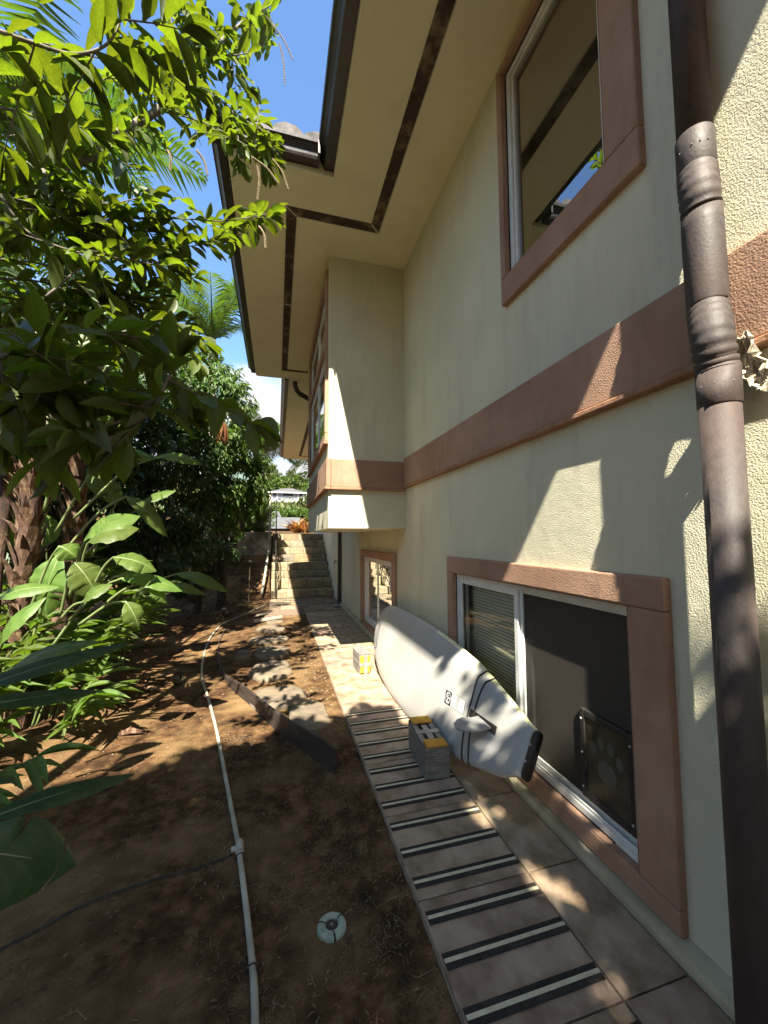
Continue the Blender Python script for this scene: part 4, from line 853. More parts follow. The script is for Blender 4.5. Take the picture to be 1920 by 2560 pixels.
for i, P in enumerate(twigs):
    near = proj(P[len(P)//2])[2] < 1.9
    leaves_on(P, .030, *((.13, .046) if i == 1 else ((.14, .052) if near else (.152, .056))))
    for q in range(0, len(P)-1, 3):      # side shoots
        if random.random() < (.35 if i in (1, 6, 7) else .75):
            b0 = Vector(P[q]); dd = Vector((random.uniform(-1, 1), random.uniform(-.7, .9), random.uniform(-.8, .6))).normalized(); l_ = random.uniform(.14, .32)
            sh = [b0, b0+dd*l_*.5+Vector((0, 0, -.01)), b0+dd*l_+Vector((0, 0, -.03))]; x, y, w = proj(sh[-1])
            if any(inpoly(x, y, G) for G in SKYGAPS) or x > 600: continue
            MB().tube([tuple(v-Vector(tree.location)) for v in sh], [.003, .0022, .0015], 5).obj('twig', TWIG, tree); leaves_on(sh, .030, .145, .052)
order = sorted(range(len(LV.L)), key=lambda i: -LV.L[i][3]/max(.3, proj(LV.L[i][0])[2]) if 0 < proj(LV.L[i][0])[2] else 0)
for i in order[:300]:
    p, d, n, l_, w_ = LV.L[i]; leafobj(random.choice(UL), Vector(p)-Vector(tree.location), d, n, l_, w_, tree)
rest = [LV.L[i] for i in order[300:]]
if rest:
    A_ = [np.array([r_[i] for r_ in rest], float) for i in range(5)]; A_[0] -= np.array(tree.location)
    link('leaf_mass', cloud_mesh('leaf_mass', T_OBOV, LEAF, *A_, smooth=True), tree, kind='stuff')
# seed spikes
def spike(x, y, Y, x2, y2):
    a_, b_ = Vector(at(x, y, Y=Y)), Vector(at(x2, y2, Y=Y)); m = MB(); P = cat([a_, a_.lerp(b_, .5)+Vector((.008, 0, .012)), b_], 8); O = Vector(tree.location); m.tube([p-O for p in P], .0012, 4)
    for i, p in enumerate(P):
        for k in range(3): an = i*2.1+k*2.1; q = p-O+Vector((math.cos(an)*.004, math.sin(an)*.004, .001)); m.box(q.x-.002, q.x+.002, q.y-.002, q.y+.002, q.z-.002, q.z+.002)
    m.obj('seed_spike', FLORET, tree, fix=False)
for s_ in ((362, 325, 1.95, 367, 368), (425, 325, 1.95, 448, 378), (590, 345, 1.9, 622, 408), (556, 360, 1.9, 556, 430), (604, 95, 2.2, 615, 182), (590, 55, 2.2, 632, 128), (560, 490, 1.8, 573, 535), (545, 340, 1.9, 600, 395)): spike(*s_)
# ---- the tree's unseen crown behind the camera, leaves kept where shade is wanted
n = 90000; CP = np.column_stack([rng.uniform(-6.5, 1.3, n), rng.uniform(-6.5, 1.6, n), rng.uniform(3.3, 6.2, n)]); gx = CP[:, 0]+.209*CP[:, 2]; gy = CP[:, 1]+.774*CP[:, 2]
edge = 3.22+.30*np.clip(gx, -4, .6)+.10*np.sin(gx*9)+.07*np.sin(gx*23+1)+np.where(gx > .6, -.22*(gx-.6), 0)
keep = (gy < edge)
up2 = (gx > -1.5) & (gx < .35) & (gy > 4.7) & (gy < 6.6) & (CP[:, 2] > 4.6) & (rng.random(n) < .09)  # sparse unseen layer added overhead to shade the branch leaves
keep |= up2
tt = (XW-.0-CP[:, 0])/.209; hy = CP[:, 1]+.774*tt; hz = CP[:, 2]-tt; hitw = (hz > .02)
r_ = rng.random(n)
keep &= ~(hitw & (hz > .70) & (hy > -.6) & ~((hz < 1.15) & (hy < 1.2) & (r_ < .5)))            # drop leaves that would shade the upper wall
keep &= ~(hitw & (hz <= .70) & (r_ > np.where(hy > 1.25, -1, .9)))
keep &= ~((gx > 1.34) & (gx < 1.46) & (r_ > .50))
tb = (1.17-CP[:, 0])/.209; by = CP[:, 1]+.774*tb; bz = CP[:, 2]-tb
keep &= ~((bz > -.9) & (bz < 1.5) & (by > 1.1) & (by < 6) & (r_ > .03*(by < 2.6)))
keep &= ~((gx > 1.0) & (gx < 1.45) & (gy > .9) & (r_ > .80))
keep &= (rng.random(n) < np.where(CP[:, 0] > .1, .8, 1))
keep &= ~((CP[:, 0] > .1) & (CP[:, 1] > -.75) & (CP[:, 2] > 4.5))
keep &= ~((CP[:, 0] > 1.0) & (CP[:, 1] > -.3))
ce = np.array([proj(p)[2] > 0 and -60 < proj(p)[0] < 1720 and -60 < proj(p)[1] < 2212 for p in CP[:, :]]); keep &= ~ce
clump = np.sin(CP[:, 0]*3.1+CP[:, 2]*2)*np.sin(CP[:, 1]*2.7+1)+.4*np.sin(CP[:, 0]*7+CP[:, 1]*6); keep &= (clump > -.95)
CP = CP[keep]; n = len(CP); Dd = rdir(n)+np.array([0, 0, -.3]); Nn = rdir(n)*.6+np.array([0, 0, 1.])
link('leaf_mass', cloud_mesh('leaf_mass', T_LO, LEAF, CP-np.array(tree.location), Dd, Nn, .17*rng.uniform(.7, 1.3, n), .085*rng.uniform(.8, 1.2, n)), tree, kind='stuff')
n = 70000; CP = np.column_stack([rng.uniform(-1.2, .25, n), rng.uniform(-6.5, .2, n), rng.uniform(4.6, 6.6, n)]); gx = CP[:, 0]+.209*CP[:, 2]; gy = CP[:, 1]+.774*CP[:, 2]  # small unseen leaves added to fill in shade on path and lower wall
tt = (XW-CP[:, 0])/.209; hy = CP[:, 1]+.774*tt; hz = CP[:, 2]-tt; tb = (1.17-CP[:, 0])/.209; by = CP[:, 1]+.774*tb; bz = CP[:, 2]-tb; r_ = rng.random(n)
blot = np.sin(gx*11+1.3*np.sin(gy*5))*np.sin(gy*7+gx*3)
keep = (gx > .85) & (gx < 1.44) & (gy > -1) & (gy < 2.9) & (blot < .45)
keep |= (hz > .02) & (hz < .55) & (hy < 2.6) & (np.sin(hy*9)*np.sin(hz*8+hy*4) < .15)
keep &= ~((bz > -.02) & (bz < .75) & (by > 1.75)) & ~((hz > .62) & (hy > 1.2)) & (r_ < .55)
keep &= ~np.array([proj(p)[2] > 0 and -60 < proj(p)[0] < 1720 and -60 < proj(p)[1] < 2212 for p in CP])
CP = CP[keep]; n = len(CP)
link('leaf_mass', cloud_mesh('leaf_mass', T_LO, LEAF, CP-np.array(tree.location), rdir(n), rdir(n)*.7+np.array([0, 0, 1.]), .10*rng.uniform(.7, 1.2, n), .05*rng.uniform(.8, 1.2, n)), tree, kind='stuff')
for k in range(9):
    a_ = k*.7; W(0, [(-2.15, -1.3, 3.0), (-2.15+1.2*math.cos(a_), -1.8+1.3*math.sin(a_), 3.8), (-2.4+2.6*math.cos(a_), -2.6+2.8*math.sin(a_), 4.6)] if not (0 < math.sin(a_) and math.cos(a_) > .2) else [(-2.15, -1.3, 3.0), (-1.4, -1.6, 3.9), (-.3, -2.0, 4.5)], r0=.04, r1=.012)

# ---- big paddle leaves (bird of paradise / heliconia)
def paddle(parent, P0, P1, P2, Wd, m_=LEAFS, arch=.12, nrm=(0, -.25, 1), pr=.012, O=(0, 0, 0), tears=0, name='leaf'):
    P0, P1, P2, O = Vector(P0), Vector(P1), Vector(P2), Vector(O); m = MB()
    Lb = (P2-P1).length; d, s_, nn = basis(P2-P1, nrm); K = 22; c_ = []
    for i in range(K+1):
        u = i/K; c_.append(P1+(P2-P1)*u+nn*(arch*Lb*math.sin(math.pi*u)*.9))
    midp = P0.lerp(P1, .6)+Vector((0, 0, (P1-P0).length*.10)); m.cur = 1
    st = cat([P0, midp, P1], 7)+c_[1:-1]; m.tube([p-O for p in st], [pr*(1-.8*i/(len(st)-1)) for i in range(len(st))], 7); m.cur = 0
    tr_ = set(random.sample(range(3, K-2), tears)) if tears else set(); ph = random.uniform(0, 6)
    for sd in (-1, 1):
        prev = None
        for i in range(K+1):
            u = i/K; h = Wd*.5*max(.02, (math.sin(math.pi*min(1, u**.82))**.85)); h *= 1+.025*math.sin(i*2.3+ph+sd); wv = .045*h*math.sin(i*1.15+ph*sd)
            row = [c_[i]+nn*.002, c_[i]+s_*sd*h*.5+nn*(.26*h+wv*.3), c_[i]+s_*sd*h+nn*(.30*h*math.cos(u*3)+wv)-Vector((0, 0, h*.15))]
            if prev:
                r2 = [q.copy() for q in row]
                if i in tr_: r2[2] -= d*Lb/K*.7+nn*h*.2; r2[1] -= d*Lb/K*.3
                for j in range(2):
                    q = (prev[j]-O, r2[j]-O, r2[j+1]-O, prev[j+1]-O); m.face(*(q if sd > 0 else q[::-1]))
            prev = row
    me_ = m.mesh(name, [m_, mat('leaf_stalk', (.10, .15, .05), (.19, .22, .09), scale=9, rough=.5)], fix=False)
    bm = bmesh.new(); bm.from_mesh(me_); bmesh.ops.remove_doubles(bm, verts=bm.verts, dist=.0004); bm.to_mesh(me_); bm.free(); me_.shade_smooth(); return link(name, me_, parent)
def trunkobj(parent, pts, r0, r1, m_=BARK, n=14, name='trunk', husks=0, O=(0, 0, 0)):
    P = cat(pts, 8); k = len(P); O = Vector(O); m = MB(); m.tube([p-O for p in P], [r0+(r1-r0)*i/(k-1)+.005*math.sin(i*1.9)+.006*math.sin(i*5.1) for i in range(k)], n); o = m.obj(name, m_, parent); o.data.shade_smooth()
    for h in range(husks):
        i = random.randint(1, k-2); an = random.uniform(0, 6.28); r_ = r0+(r1-r0)*i/(k-1); p = P[i]-O; od = Vector((math.cos(an), math.sin(an), 0)); up = Vector((0, 0, 1)); L_ = random.uniform(.10, .26); w_ = random.uniform(.02, .05); sd = od.cross(up); mm = MB()
        fl = random.uniform(.05, .35); pts_ = [p+od*(r_*.9)-up*.08, p+od*(r_+.012), p+od*(r_+.03+fl*.10)+up*L_*.5, p+od*(r_+.04+fl*.28)+up*L_*(1-.5*fl)]
        ws = [w_*.8, w_, w_*.7, w_*.12]
        for a_ in range(3): mm.face(pts_[a_]-sd*ws[a_], pts_[a_]+sd*ws[a_], pts_[a_+1]+sd*ws[a_+1], pts_[a_+1]-sd*ws[a_+1])
        mm.obj('husk', HUSK, parent, fix=False)
    return P
def strel(label, pts, nleaf, r0, dirs, seed, leafL=1.1, husks=95):
    random.seed(seed); b = Vector(pts[0]); b.z = gz(b.x, b.y); t = empty('bird_of_paradise', label, 'bird of paradise', b, 'bird of paradise clumps with fibrous trunks')
    P = trunkobj(t, pts, r0, r0*.85, husks=husks, O=b); top = P[-1]
    for k in range(nleaf):
        an = dirs[0]+(dirs[1]-dirs[0])*k/(max(1, nleaf-1))+random.uniform(-.15, .15); lean = random.uniform(.25, .8); st = top+Vector((.05*math.cos(an), .05*math.sin(an), -.25))
        pl = random.uniform(.9, 1.35); d = Vector((math.cos(an)*lean, math.sin(an)*lean*.8, 1)).normalized(); P1 = st+d*pl; d2 = (d+Vector((math.cos(an)*.8, math.sin(an)*.8, -.35))).normalized()
        paddle(t, st-b, P1-b, P1+d2*leafL*random.uniform(.8, 1.15)-b, random.uniform(.28, .40), LEAFS, .10, (-math.cos(an)*.4, -math.sin(an)*.4-.3, .8), .028, tears=random.choice((0, 2, 4)))
    # clasping leaf bases below the crown
    for k in range(9):
        an = k*2.4; q = top-b; MB().tube(cat([q+Vector((.05*math.cos(an), .05*math.sin(an), -.45)), q+Vector((.09*math.cos(an), .09*math.sin(an), -.1)), q+Vector((.20*math.cos(an), .18*math.sin(an), .45))], 4), [.05, .05, .048, .045, .04, .036, .032, .028, .024], 8).obj('leaf_base', mat('leaf_base', (.12, .115, .055), (.26, .25, .16), scale=8, rough=.7, streak=(4, 4, .6)), t, smooth=True)
    return t
def A(x, y, Y): return tuple(at(x, y, Y=Y))
b1, b2_, b3 = A(48, 1300, 3.9), A(140, 1280, 4.7), A(5, 1150, 4.2)
strel('nearest bird of paradise with a ragged brown trunk at the left, lit by sun', [(b1[0]-.0, 3.9, -.05), b1, A(62, 1150, 3.9), A(72, 1000, 3.9), A(92, 850, 3.9)], 9, .075, (.7, 3.9), 11)
strel('second bird of paradise with orange husks, behind and right of the nearest trunk', [(b2_[0]-.1, 4.7, -.05), b2_, A(165, 1100, 4.7), A(160, 980, 4.7), A(170, 850, 4.7)], 10, .085, (.8, 3.6), 12)
strel('leftmost bird of paradise with a thin trunk cut by the picture edge', [(b3[0]-.1, 4.2, -.05), b3, A(10, 1000, 4.2), A(2, 850, 4.2)], 6, .05, (.8, 3.3), 13, husks=14)
random.seed(21)
# ---- heliconia clump between trunks and soil (large single leaves with long stalks)
hel = empty('heliconia', 'heliconia clump with broad arching leaves on long stalks, beside the trunks', 'heliconia', (-2.0, 4.4, 0)); HO = Vector((-2.0, 4.4, 0))
def HL(x0, y0, x1, y1, x2, y2, Y, Wd, m_=LEAFG, par=hel, O=HO, dY=.0, arch=.10, nrm=(0, -.4, .9), pr=.011, tears=0): return paddle(par, Vector(at(x0, y0, Y=Y+.15))-O, Vector(at(x1, y1, Y=Y))-O, Vector(at(x2, y2, Y=Y+dY))-O, Wd, m_, arch, nrm, pr, tears=tears)
for q in ((95, 1105, 133, 957, 236, 984, 3.6, .20), (120, 1150, 236, 984, 335, 993, 3.7, .24), (160, 1120, 330, 990, 436, 1003, 3.9, .22), (100, 1240, 272, 1072, 362, 1160, 3.6, .17), (150, 1290, 182, 1168, 303, 1115, 3.3, .34),
          (160, 1300, 190, 1172, 300, 1142, 3.2, .30), (190, 1290, 245, 1204, 338, 1234, 3.1, .20), (150, 1340, 262, 1250, 394, 1277, 3.2, .17), (180, 1345, 318, 1258, 360, 1303, 3.2, .12), (170, 1350, 272, 1300, 300, 1356, 3.1, .14),
          (120, 1350, 180, 1300, 243, 1262, 3.0, .15), (130, 1330, 160, 1215, 210, 1290, 3.2, .24), (60, 1330, 128, 1180, 165, 1205, 3.4, .22), (110, 1400, 250, 1245, 330, 1255, 3.3, .16), (60, 1420, 130, 1200, 100, 1330, 3.6, .3),
          (250, 1360, 330, 1262, 445, 1285, 4.2, .16), (270, 1320, 380, 1240, 492, 1278, 4.4, .20), (100, 1340, 100, 1180, 60, 1090, 4.2, .3), (30, 1350, 60, 1200, 20, 1080, 4.4, .3), (200, 1200, 250, 1090, 190, 1010, 4.6, .3),
          (150, 1240, 300, 1100, 380, 1060, 4.8, .22), (90, 1000, 200, 900, 280, 960, 4.3, .28), (60, 900, 160, 850, 255, 905, 4.0, .30)): HL(*q, tears=random.choice((0, 0, 2)))
hel2 = empty('heliconia', 'heliconia plant at the left edge with one long glossy leaf curving right', 'heliconia', (-1.9, 2.7, 0)); H2 = Vector((-1.9, 2.7, 0))
for q in ((-30, 1420, -20, 1300, 128, 1268, 2.4, .13), (-40, 1480, 0, 1400, 100, 1290, 2.3, .13), (-60, 1560, 20, 1450, 215, 1385, 2.0, .10)): HL(*q, par=hel2, O=H2)
# dark foreground leaves
fg = empty('foreground_plant', 'shaded plant at the lower left edge with one broad leaf and narrow blades', 'plant', (-.95, .95, 0)); FO = Vector((-.95, .95, 0))
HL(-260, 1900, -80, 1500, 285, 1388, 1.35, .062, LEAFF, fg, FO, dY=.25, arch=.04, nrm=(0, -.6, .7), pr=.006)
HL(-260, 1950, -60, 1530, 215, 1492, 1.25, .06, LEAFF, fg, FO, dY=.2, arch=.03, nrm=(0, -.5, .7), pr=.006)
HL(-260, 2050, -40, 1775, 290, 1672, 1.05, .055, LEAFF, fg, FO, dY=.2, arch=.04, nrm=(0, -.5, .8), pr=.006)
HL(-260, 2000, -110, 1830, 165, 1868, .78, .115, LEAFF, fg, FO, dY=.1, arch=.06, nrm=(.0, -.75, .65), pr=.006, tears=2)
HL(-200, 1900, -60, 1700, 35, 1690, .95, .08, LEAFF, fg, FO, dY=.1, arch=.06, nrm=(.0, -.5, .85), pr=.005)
# ---- ginger plants: leaning stems with two ranks of narrow leaves
GL = ['front ginger plant leaning over sunlit soil at the left', 'ginger plant with pale narrow leaves beside the dead leaf sheath', 'low ginger plant at the left picture edge', 'ginger plant under the long glossy heliconia leaf',
      'ginger plant at the foot of the nearest ragged trunk', 'ginger plant with drooping tips right of the trunks', 'ginger plant half in shade below the dark tree', 'ginger plant behind the front clump, near the second trunk',
      'small ginger shoot nearest the camera at the left edge', 'short ginger shoot at the edge of the sunlit soil', 'ginger plant in deep shade beside the far soil', 'tall ginger plant between the two ragged trunks', 'ginger plant pressed against the left edge behind the long dark blade', 'ginger plant under the broad heliconia leaves beside the soil', 'ginger plant left of the dead leaf sheath, half hidden by its neighbours']
GP_ = [(-1.75, 3.95, 4, .75), (-1.62, 4.45, 4, .8), (-2.05, 3.35, 4, .6), (-2.25, 3.8, 4, .8), (-2.5, 4.7, 4, .9), (-1.85, 5.3, 4, .8), (-2.1, 6.3, 3, .6), (-2.3, 5.2, 4, 1.1), (-1.62, 2.75, 2, .35), (-1.48, 3.65, 3, .42), (-2.6, 7.4, 3, .7), (-2.9, 4.4, 4, 1.3), (-2.25, 3.0, 5, .8), (-1.95, 4.85, 5, .75), (-2.0, 4.15, 5, .65)]
for gi, (x, y, ns, ht) in enumerate(GP_):
    x -= .06*(y < 4.6); z = gz(x, y); t = empty('ginger_plant', GL[gi], 'ginger plant', (x, y, z), 'ginger plants bordering the soil')
    for s_ in range(ns):
        an = random.uniform(-1.2, 1.0); ln = random.uniform(.35, .9); hh = ht*random.uniform(.7, 1.15); b = Vector((random.uniform(-.14, .14), random.uniform(-.14, .14), 0)); P = cat([b, b+Vector((math.cos(an)*ln*.15, math.sin(an)*ln*.15, hh*.5)), b+Vector((math.cos(an)*ln*.55, math.sin(an)*ln*.55, hh))], 7)
        MB().tube(P, [.008-.005*i/(len(P)-1) for i in range(len(P))], 6).obj('stem', mat('green_stem', (.09, .13, .04), (.15, .19, .06), scale=9), t, smooth=True); sd = 1
        for i in range(3, len(P)):
            for rep in range(1 if i < len(P)-1 else 3):
                sd = -sd; tdir = (P[i]-P[i-1]).normalized(); o_ = Vector((-math.sin(an), math.cos(an), 0))*sd
                d = (tdir*.75+o_*.75+Vector((math.cos(an)*.4, math.sin(an)*.4, random.uniform(-.35, .1)))).normalized(); leafobj(random.choice(UG), P[i], d, (random.gauss(0, .25), -.3, 1), random.uniform(.22, .44)*(.6+.4*ht), random.uniform(.034, .052), t)
# ginger flower and dead sheaths
MB().tube(cat([(-1.86, 5.2, .55), (-1.75, 5.15, .72), (-1.6, 5.1, .80)], 5), .005, 5).obj('dry_stalk', HUSK, None, label='thin dry flower stalk leaning out above the heliconia leaves', category='flower stalk')
for (x, y, r_, l_, lb_) in ((-1.33, 4.62, -.35, .26, 'pink dead leaf sheath lying at the edge of the sunlit soil'), (-1.18, 3.62, -.1, .2, 'pale dry leaf sheath lying on sunlit soil near the shadow edge')):
    z = gz(x, y)+.008; m = MB(); 
    for k in range(3): a_ = Vector((math.cos(r_+k*.08), math.sin(r_+k*.08), .03*k)); m.tube([Vector((x, y, z+.008*k)), Vector((x, y, z+.01*k))+a_*l_*.5+Vector((0, 0, .02)), Vector((x, y, z+.006*k))+a_*l_], [.005, .016, .004], 6)
    m.obj('dead_sheath', HUSK, None, smooth=True, label=lb_, category='dead leaf')

# ---- palms
def palm(label, c, fr, L_, r0, hgt, seed, cat_='palm tree', group='palms in the background', nl=34, up=.5, trunk=True, wid=.02, dirs=None, droop=.8):
    r = np.random.default_rng(seed); c = Vector(c); g = Vector((c.x, c.y, gz(c.x, c.y))); t = empty('palm_tree', label, cat_, g, group)
    if trunk: MB().tube(cat([(0, 0, 0), (.1, 0, (c.z-g.z)*.5), c-g], 8), [r0*(1.1-.3*i/16) for i in range(17)], 10).obj('trunk', mat('palm_trunk', (.20, .18, .14), (.38, .35, .29), scale=6, rough=.95, bump=.01, bscale=10, streak=(1, 1, 4)), t, smooth=True)
    for k in range(fr):
        an = (dirs[k] if dirs else 2*math.pi*k/fr+r.uniform(-.25, .25)); el = r.uniform(.0, 1.25) if up is None else r.uniform(up-.5, up+.75); l_ = L_*r.uniform(.85, 1.1); h = Vector((math.cos(an), math.sin(an), 0))
        K = 26; pts = []; e = el; p = c-g
        for i in range(K+1): pts.append(p.copy()); p = p+(h*math.cos(e)+Vector((0, 0, math.sin(e))))*(l_/K); e -= droop*1.6/K*(i/K+.3)
        m = MB(); m.tube(pts, [.022*L_/2*(1-.85*i/K) for i in range(K+1)], 5); sdv = h.cross(Vector((0, 0, 1)))
        for i in range(2, K+1):
            for rep in range(max(1, nl//K+1)):
                f = rep/max(1, nl//K+1); tt_ = i-1+f; i0 = min(K-1, int(tt_)); q = pts[i0].lerp(pts[i0+1], tt_-i0); tn = (pts[i0+1]-pts[i0]).normalized(); ll = L_*.30*math.sin(math.pi*min(1, (tt_/K)*.85+.16))**.7
                for sd in (-1, 1):
                    dv = (sdv*sd*1.0+tn*.75+Vector((0, 0, r.uniform(.0, .35)))).normalized(); wv = tn*wid*L_*.5; e1 = q+dv*ll*.55; e2 = q+dv*ll+Vector((0, 0, -ll*r.uniform(.15, .4)))
                    m.face(q-wv*.4, q+wv*.4, e1+wv, e1-wv); m.face(e1-wv, e1+wv, e2+wv*.1, e2-wv*.1)
        m.obj('frond', LEAFP, t, fix=False)
    return t
palm('tall palm with upright feathery fronds just left of the eave corner', A(458, 738, 12), 13, 2.5, .13, 6, 1, up=.75)
palm('palm at the top left corner behind the branch, fronds hanging from the picture edge', A(-130, 240, 4.6), 12, 2.3, .12, 4, 2, up=.25, dirs=[-.5, -.2, .1, .4, .7, -.8, 1.1, 1.6, 2.4, 3.2, 4.0, 4.8])
palm('short feathery palm against clouds, right of the mango tree', A(566, 968, 26), 22, 3.0, .18, 6, 3, up=.55, nl=52)
palm('distant palm whose fronds hang beside the bay window', A(690, 985, 24), 18, 3.0, .16, 6, 4, up=.2, nl=30)
# ---- dense trees
def bushtree(label, blobs, m_, dens, ln, wd, trunkp=None, down=.5, cat_='tree', name='leafy_tree', group=None, T_=T_LO, branches=4, shell=.45):
    b = np.array(blobs[0][0]); cx = float(np.mean([q[0][0] for q in blobs])); cy = float(np.mean([q[0][1] for q in blobs])); g = Vector((cx, cy, gz(cx, cy))); t = empty(name, label, cat_, g, group)
    Q = blob_cloud(blobs, dens, ln, wd, down, shell); Q = list(Q)
    k_ = Q[0][:, 2] > np.array([gz(float(a_), float(b_)) for a_, b_ in Q[0][:, :2]]); Q = [q[k_] for q in Q]
    Q[0] = Q[0]-np.array(g); link('crown', cloud_mesh('crown', T_, m_, *Q), t, kind='stuff')
    m = MB()
    zt = max(q[0][2] for q in blobs)-g.z
    tr0 = MB().tube(cat([(0, 0, -.1), (.06, .03, zt*.35), (-.03, .05, zt*.75)], 6), [.09*(1.2-.8*i/12) for i in range(13)], 10).obj('trunk', DTWIG, t, smooth=True)
    for q in blobs[:branches*3]:
        c_ = Vector(q[0])-g; MB().tube(cat([(0, 0, max(.1, c_.z*.35)), c_*.5+Vector((0, 0, .1)), c_], 4), [.05, .045, .04, .035, .03, .025, .02, .016, .012], 6).obj('limb', DTWIG, t, smooth=True)
    return t
def bl(x, y, Y, r): return (tuple(at(x, y, Y=Y)), r)
bushtree('mango tree with sunlit yellow green leaves at the right end of the greenery', [bl(478, 850, 9.5, (.75, .7, .7)), bl(430, 790, 9.8, (.7, .7, .6)), bl(505, 950, 10, (.6, .8, .7)), bl(530, 1040, 10.5, (.6, .8, .7)), bl(450, 960, 9.3, (.8, .8, .7)), bl(480, 1085, 10.2, (.7, .7, .6)), bl(548, 1060, 11, (.3, .4, .35)), bl(400, 860, 9.5, (.8, .7, .7)), bl(440, 1060, 9.6, (.9, .8, .8)), bl(560, 1010, 11, (.35, .4, .5))], LEAFM, 235, .17, .05, down=1.0)
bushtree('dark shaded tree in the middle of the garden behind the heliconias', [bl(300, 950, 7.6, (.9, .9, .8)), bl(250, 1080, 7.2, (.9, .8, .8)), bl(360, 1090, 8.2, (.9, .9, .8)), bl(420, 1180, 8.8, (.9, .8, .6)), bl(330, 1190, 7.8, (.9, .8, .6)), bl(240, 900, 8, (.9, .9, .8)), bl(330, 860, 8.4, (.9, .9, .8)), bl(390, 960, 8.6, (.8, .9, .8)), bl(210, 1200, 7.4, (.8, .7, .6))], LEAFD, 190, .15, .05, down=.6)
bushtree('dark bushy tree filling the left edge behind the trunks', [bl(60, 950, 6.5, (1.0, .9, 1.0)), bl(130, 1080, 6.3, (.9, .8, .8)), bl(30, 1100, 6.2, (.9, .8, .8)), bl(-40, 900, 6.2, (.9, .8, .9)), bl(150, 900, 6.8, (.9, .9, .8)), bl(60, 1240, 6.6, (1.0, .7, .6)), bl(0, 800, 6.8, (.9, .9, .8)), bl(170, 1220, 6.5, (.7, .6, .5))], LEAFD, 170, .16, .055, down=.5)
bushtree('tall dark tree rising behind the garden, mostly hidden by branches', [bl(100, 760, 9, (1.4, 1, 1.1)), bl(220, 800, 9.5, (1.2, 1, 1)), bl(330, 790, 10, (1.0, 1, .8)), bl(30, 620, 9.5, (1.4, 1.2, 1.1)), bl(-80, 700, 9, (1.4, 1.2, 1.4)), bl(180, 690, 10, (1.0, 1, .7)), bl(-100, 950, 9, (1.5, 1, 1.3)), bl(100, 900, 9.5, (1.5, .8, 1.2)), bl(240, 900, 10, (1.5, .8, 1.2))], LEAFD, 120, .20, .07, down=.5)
bushtree('unseen dense dark hedge left of the camera beyond the ginger plants, added to block the sky', [((-4.2-.3*(k%2), -3+1.1*k, 1.0+.9*(k%3)), (1.0, 1.0, 1.2)) for k in range(8)], LEAFD, 90, .17, .06, name='hedge', cat_='hedge', down=.2, branches=1)  # out-of-view hedge, added to keep skylight off the left soil
bushtree('low dark shrub in the shade at the foot of the retaining wall', [bl(470, 1215, 9.6, (.5, .4, .35)), bl(420, 1255, 9.2, (.5, .4, .3)), bl(370, 1260, 8.4, (.45, .4, .3))], LEAFD, 260, .11, .035, name='shrub', cat_='shrub', down=.1, branches=1)
bushtree('bright weedy shrub at the foot of the mango tree', [bl(455, 1180, 9.0, (.35, .3, .3)), bl(500, 1160, 9.8, (.3, .3, .3)), bl(470, 1120, 9.6, (.35, .3, .3))], LEAFM, 200, .13, .035, name='shrub', cat_='shrub', down=.2, branches=1)
for k, (x, y, Y, s_, lb_) in enumerate(((478, 930, 8.6, .22, 'hanging dead brown leaf in front of the mango tree'),)):
    t = empty('dead_leaf', lb_, 'dead leaf', at(x, y-25, Y=Y))
    for j in range(4): leafobj(unit_mesh('lobe', T_LANCE, DEAD), (0, 0, 0), (random.uniform(-.25, .25), .1, -1), (0, -1, .1+.3*j), .55, .16, t, 'lobe')
# ---- bed of strap-leaved plants and planters above the retaining wall
def strap(label, c, n, L_, W_, m_, name='strap_plant', cat_='plant', up=1.2, g=None, seed=0, me_=None):
    r = np.random.default_rng(seed); t = empty(name, label, cat_, c, g); P = np.tile(np.array([0, 0, 0.]), (n, 1))+r.normal(0, .05, (n, 3))*np.array([1, 1, 0]); an = r.uniform(0, 6.28, n)
    Dr = np.column_stack([np.cos(an)*r.uniform(.15, 1, n), np.sin(an)*r.uniform(.15, 1, n), np.full(n, up)]); Nr = np.column_stack([-np.cos(an), -np.sin(an), np.full(n, .4)])
    link('leaf_tuft', cloud_mesh('leaf_tuft', T_STRAP, m_, P, Dr, Nr, L_*r.uniform(.7, 1.2, n), np.full(n, W_)), t); return t
cnt = 0
for x, Y, n, L_, W_, m_, up, lb_ in ((-.55, 12.7, 26, 1.1, .12, LEAFM, 2.4, 'upright strelitzia clump on the retaining wall nearest the steps'), (-.95, 12.9, 26, 1.0, .12, LEAFG, 2.2, 'upright strelitzia clump left of the one nearest the steps'), (-1.35, 12.7, 22, .8, .10, LEAFG, 1.6, 'grassy clump on the retaining wall between strelitzia and planter'),
                                 (-1.9, 12.55, 30, .42, .05, LEAFY, .9, 'pale bromeliad spilling from a clay bowl on the retaining wall'), (-.45, 12.45, 24, .40, .05, LEAFY, 1.0, 'small yellow green bromeliad at the wall end'), (-.85, 12.4, 24, .36, .05, LEAFM, .9, 'low green bromeliad on the retaining wall'), (-1.2, 12.42, 18, .34, .045, LEAFR, .9, 'small reddish bromeliad on the retaining wall'), (-2.5, 12.8, 30, .9, .1, LEAFG, 1.8, 'leafy clump on the wall left of the planter')):
    strap(lb_, (x, Y, 1.7 if Y < 12.6 else 1.6), n, L_, W_, m_, up=up, seed=cnt); cnt += 1
MB().lathe([(.0, 0), (.12, 0), (.2, .12), (.21, .14), (.18, .14), (.0, .1)], (-1.9, 12.55, 1.60), 16).obj('clay_bowl', mat('clay', (.36, .16, .08), (.46, .24, .14), scale=9), None, smooth=True, label='wide clay bowl on the retaining wall', category='planter')
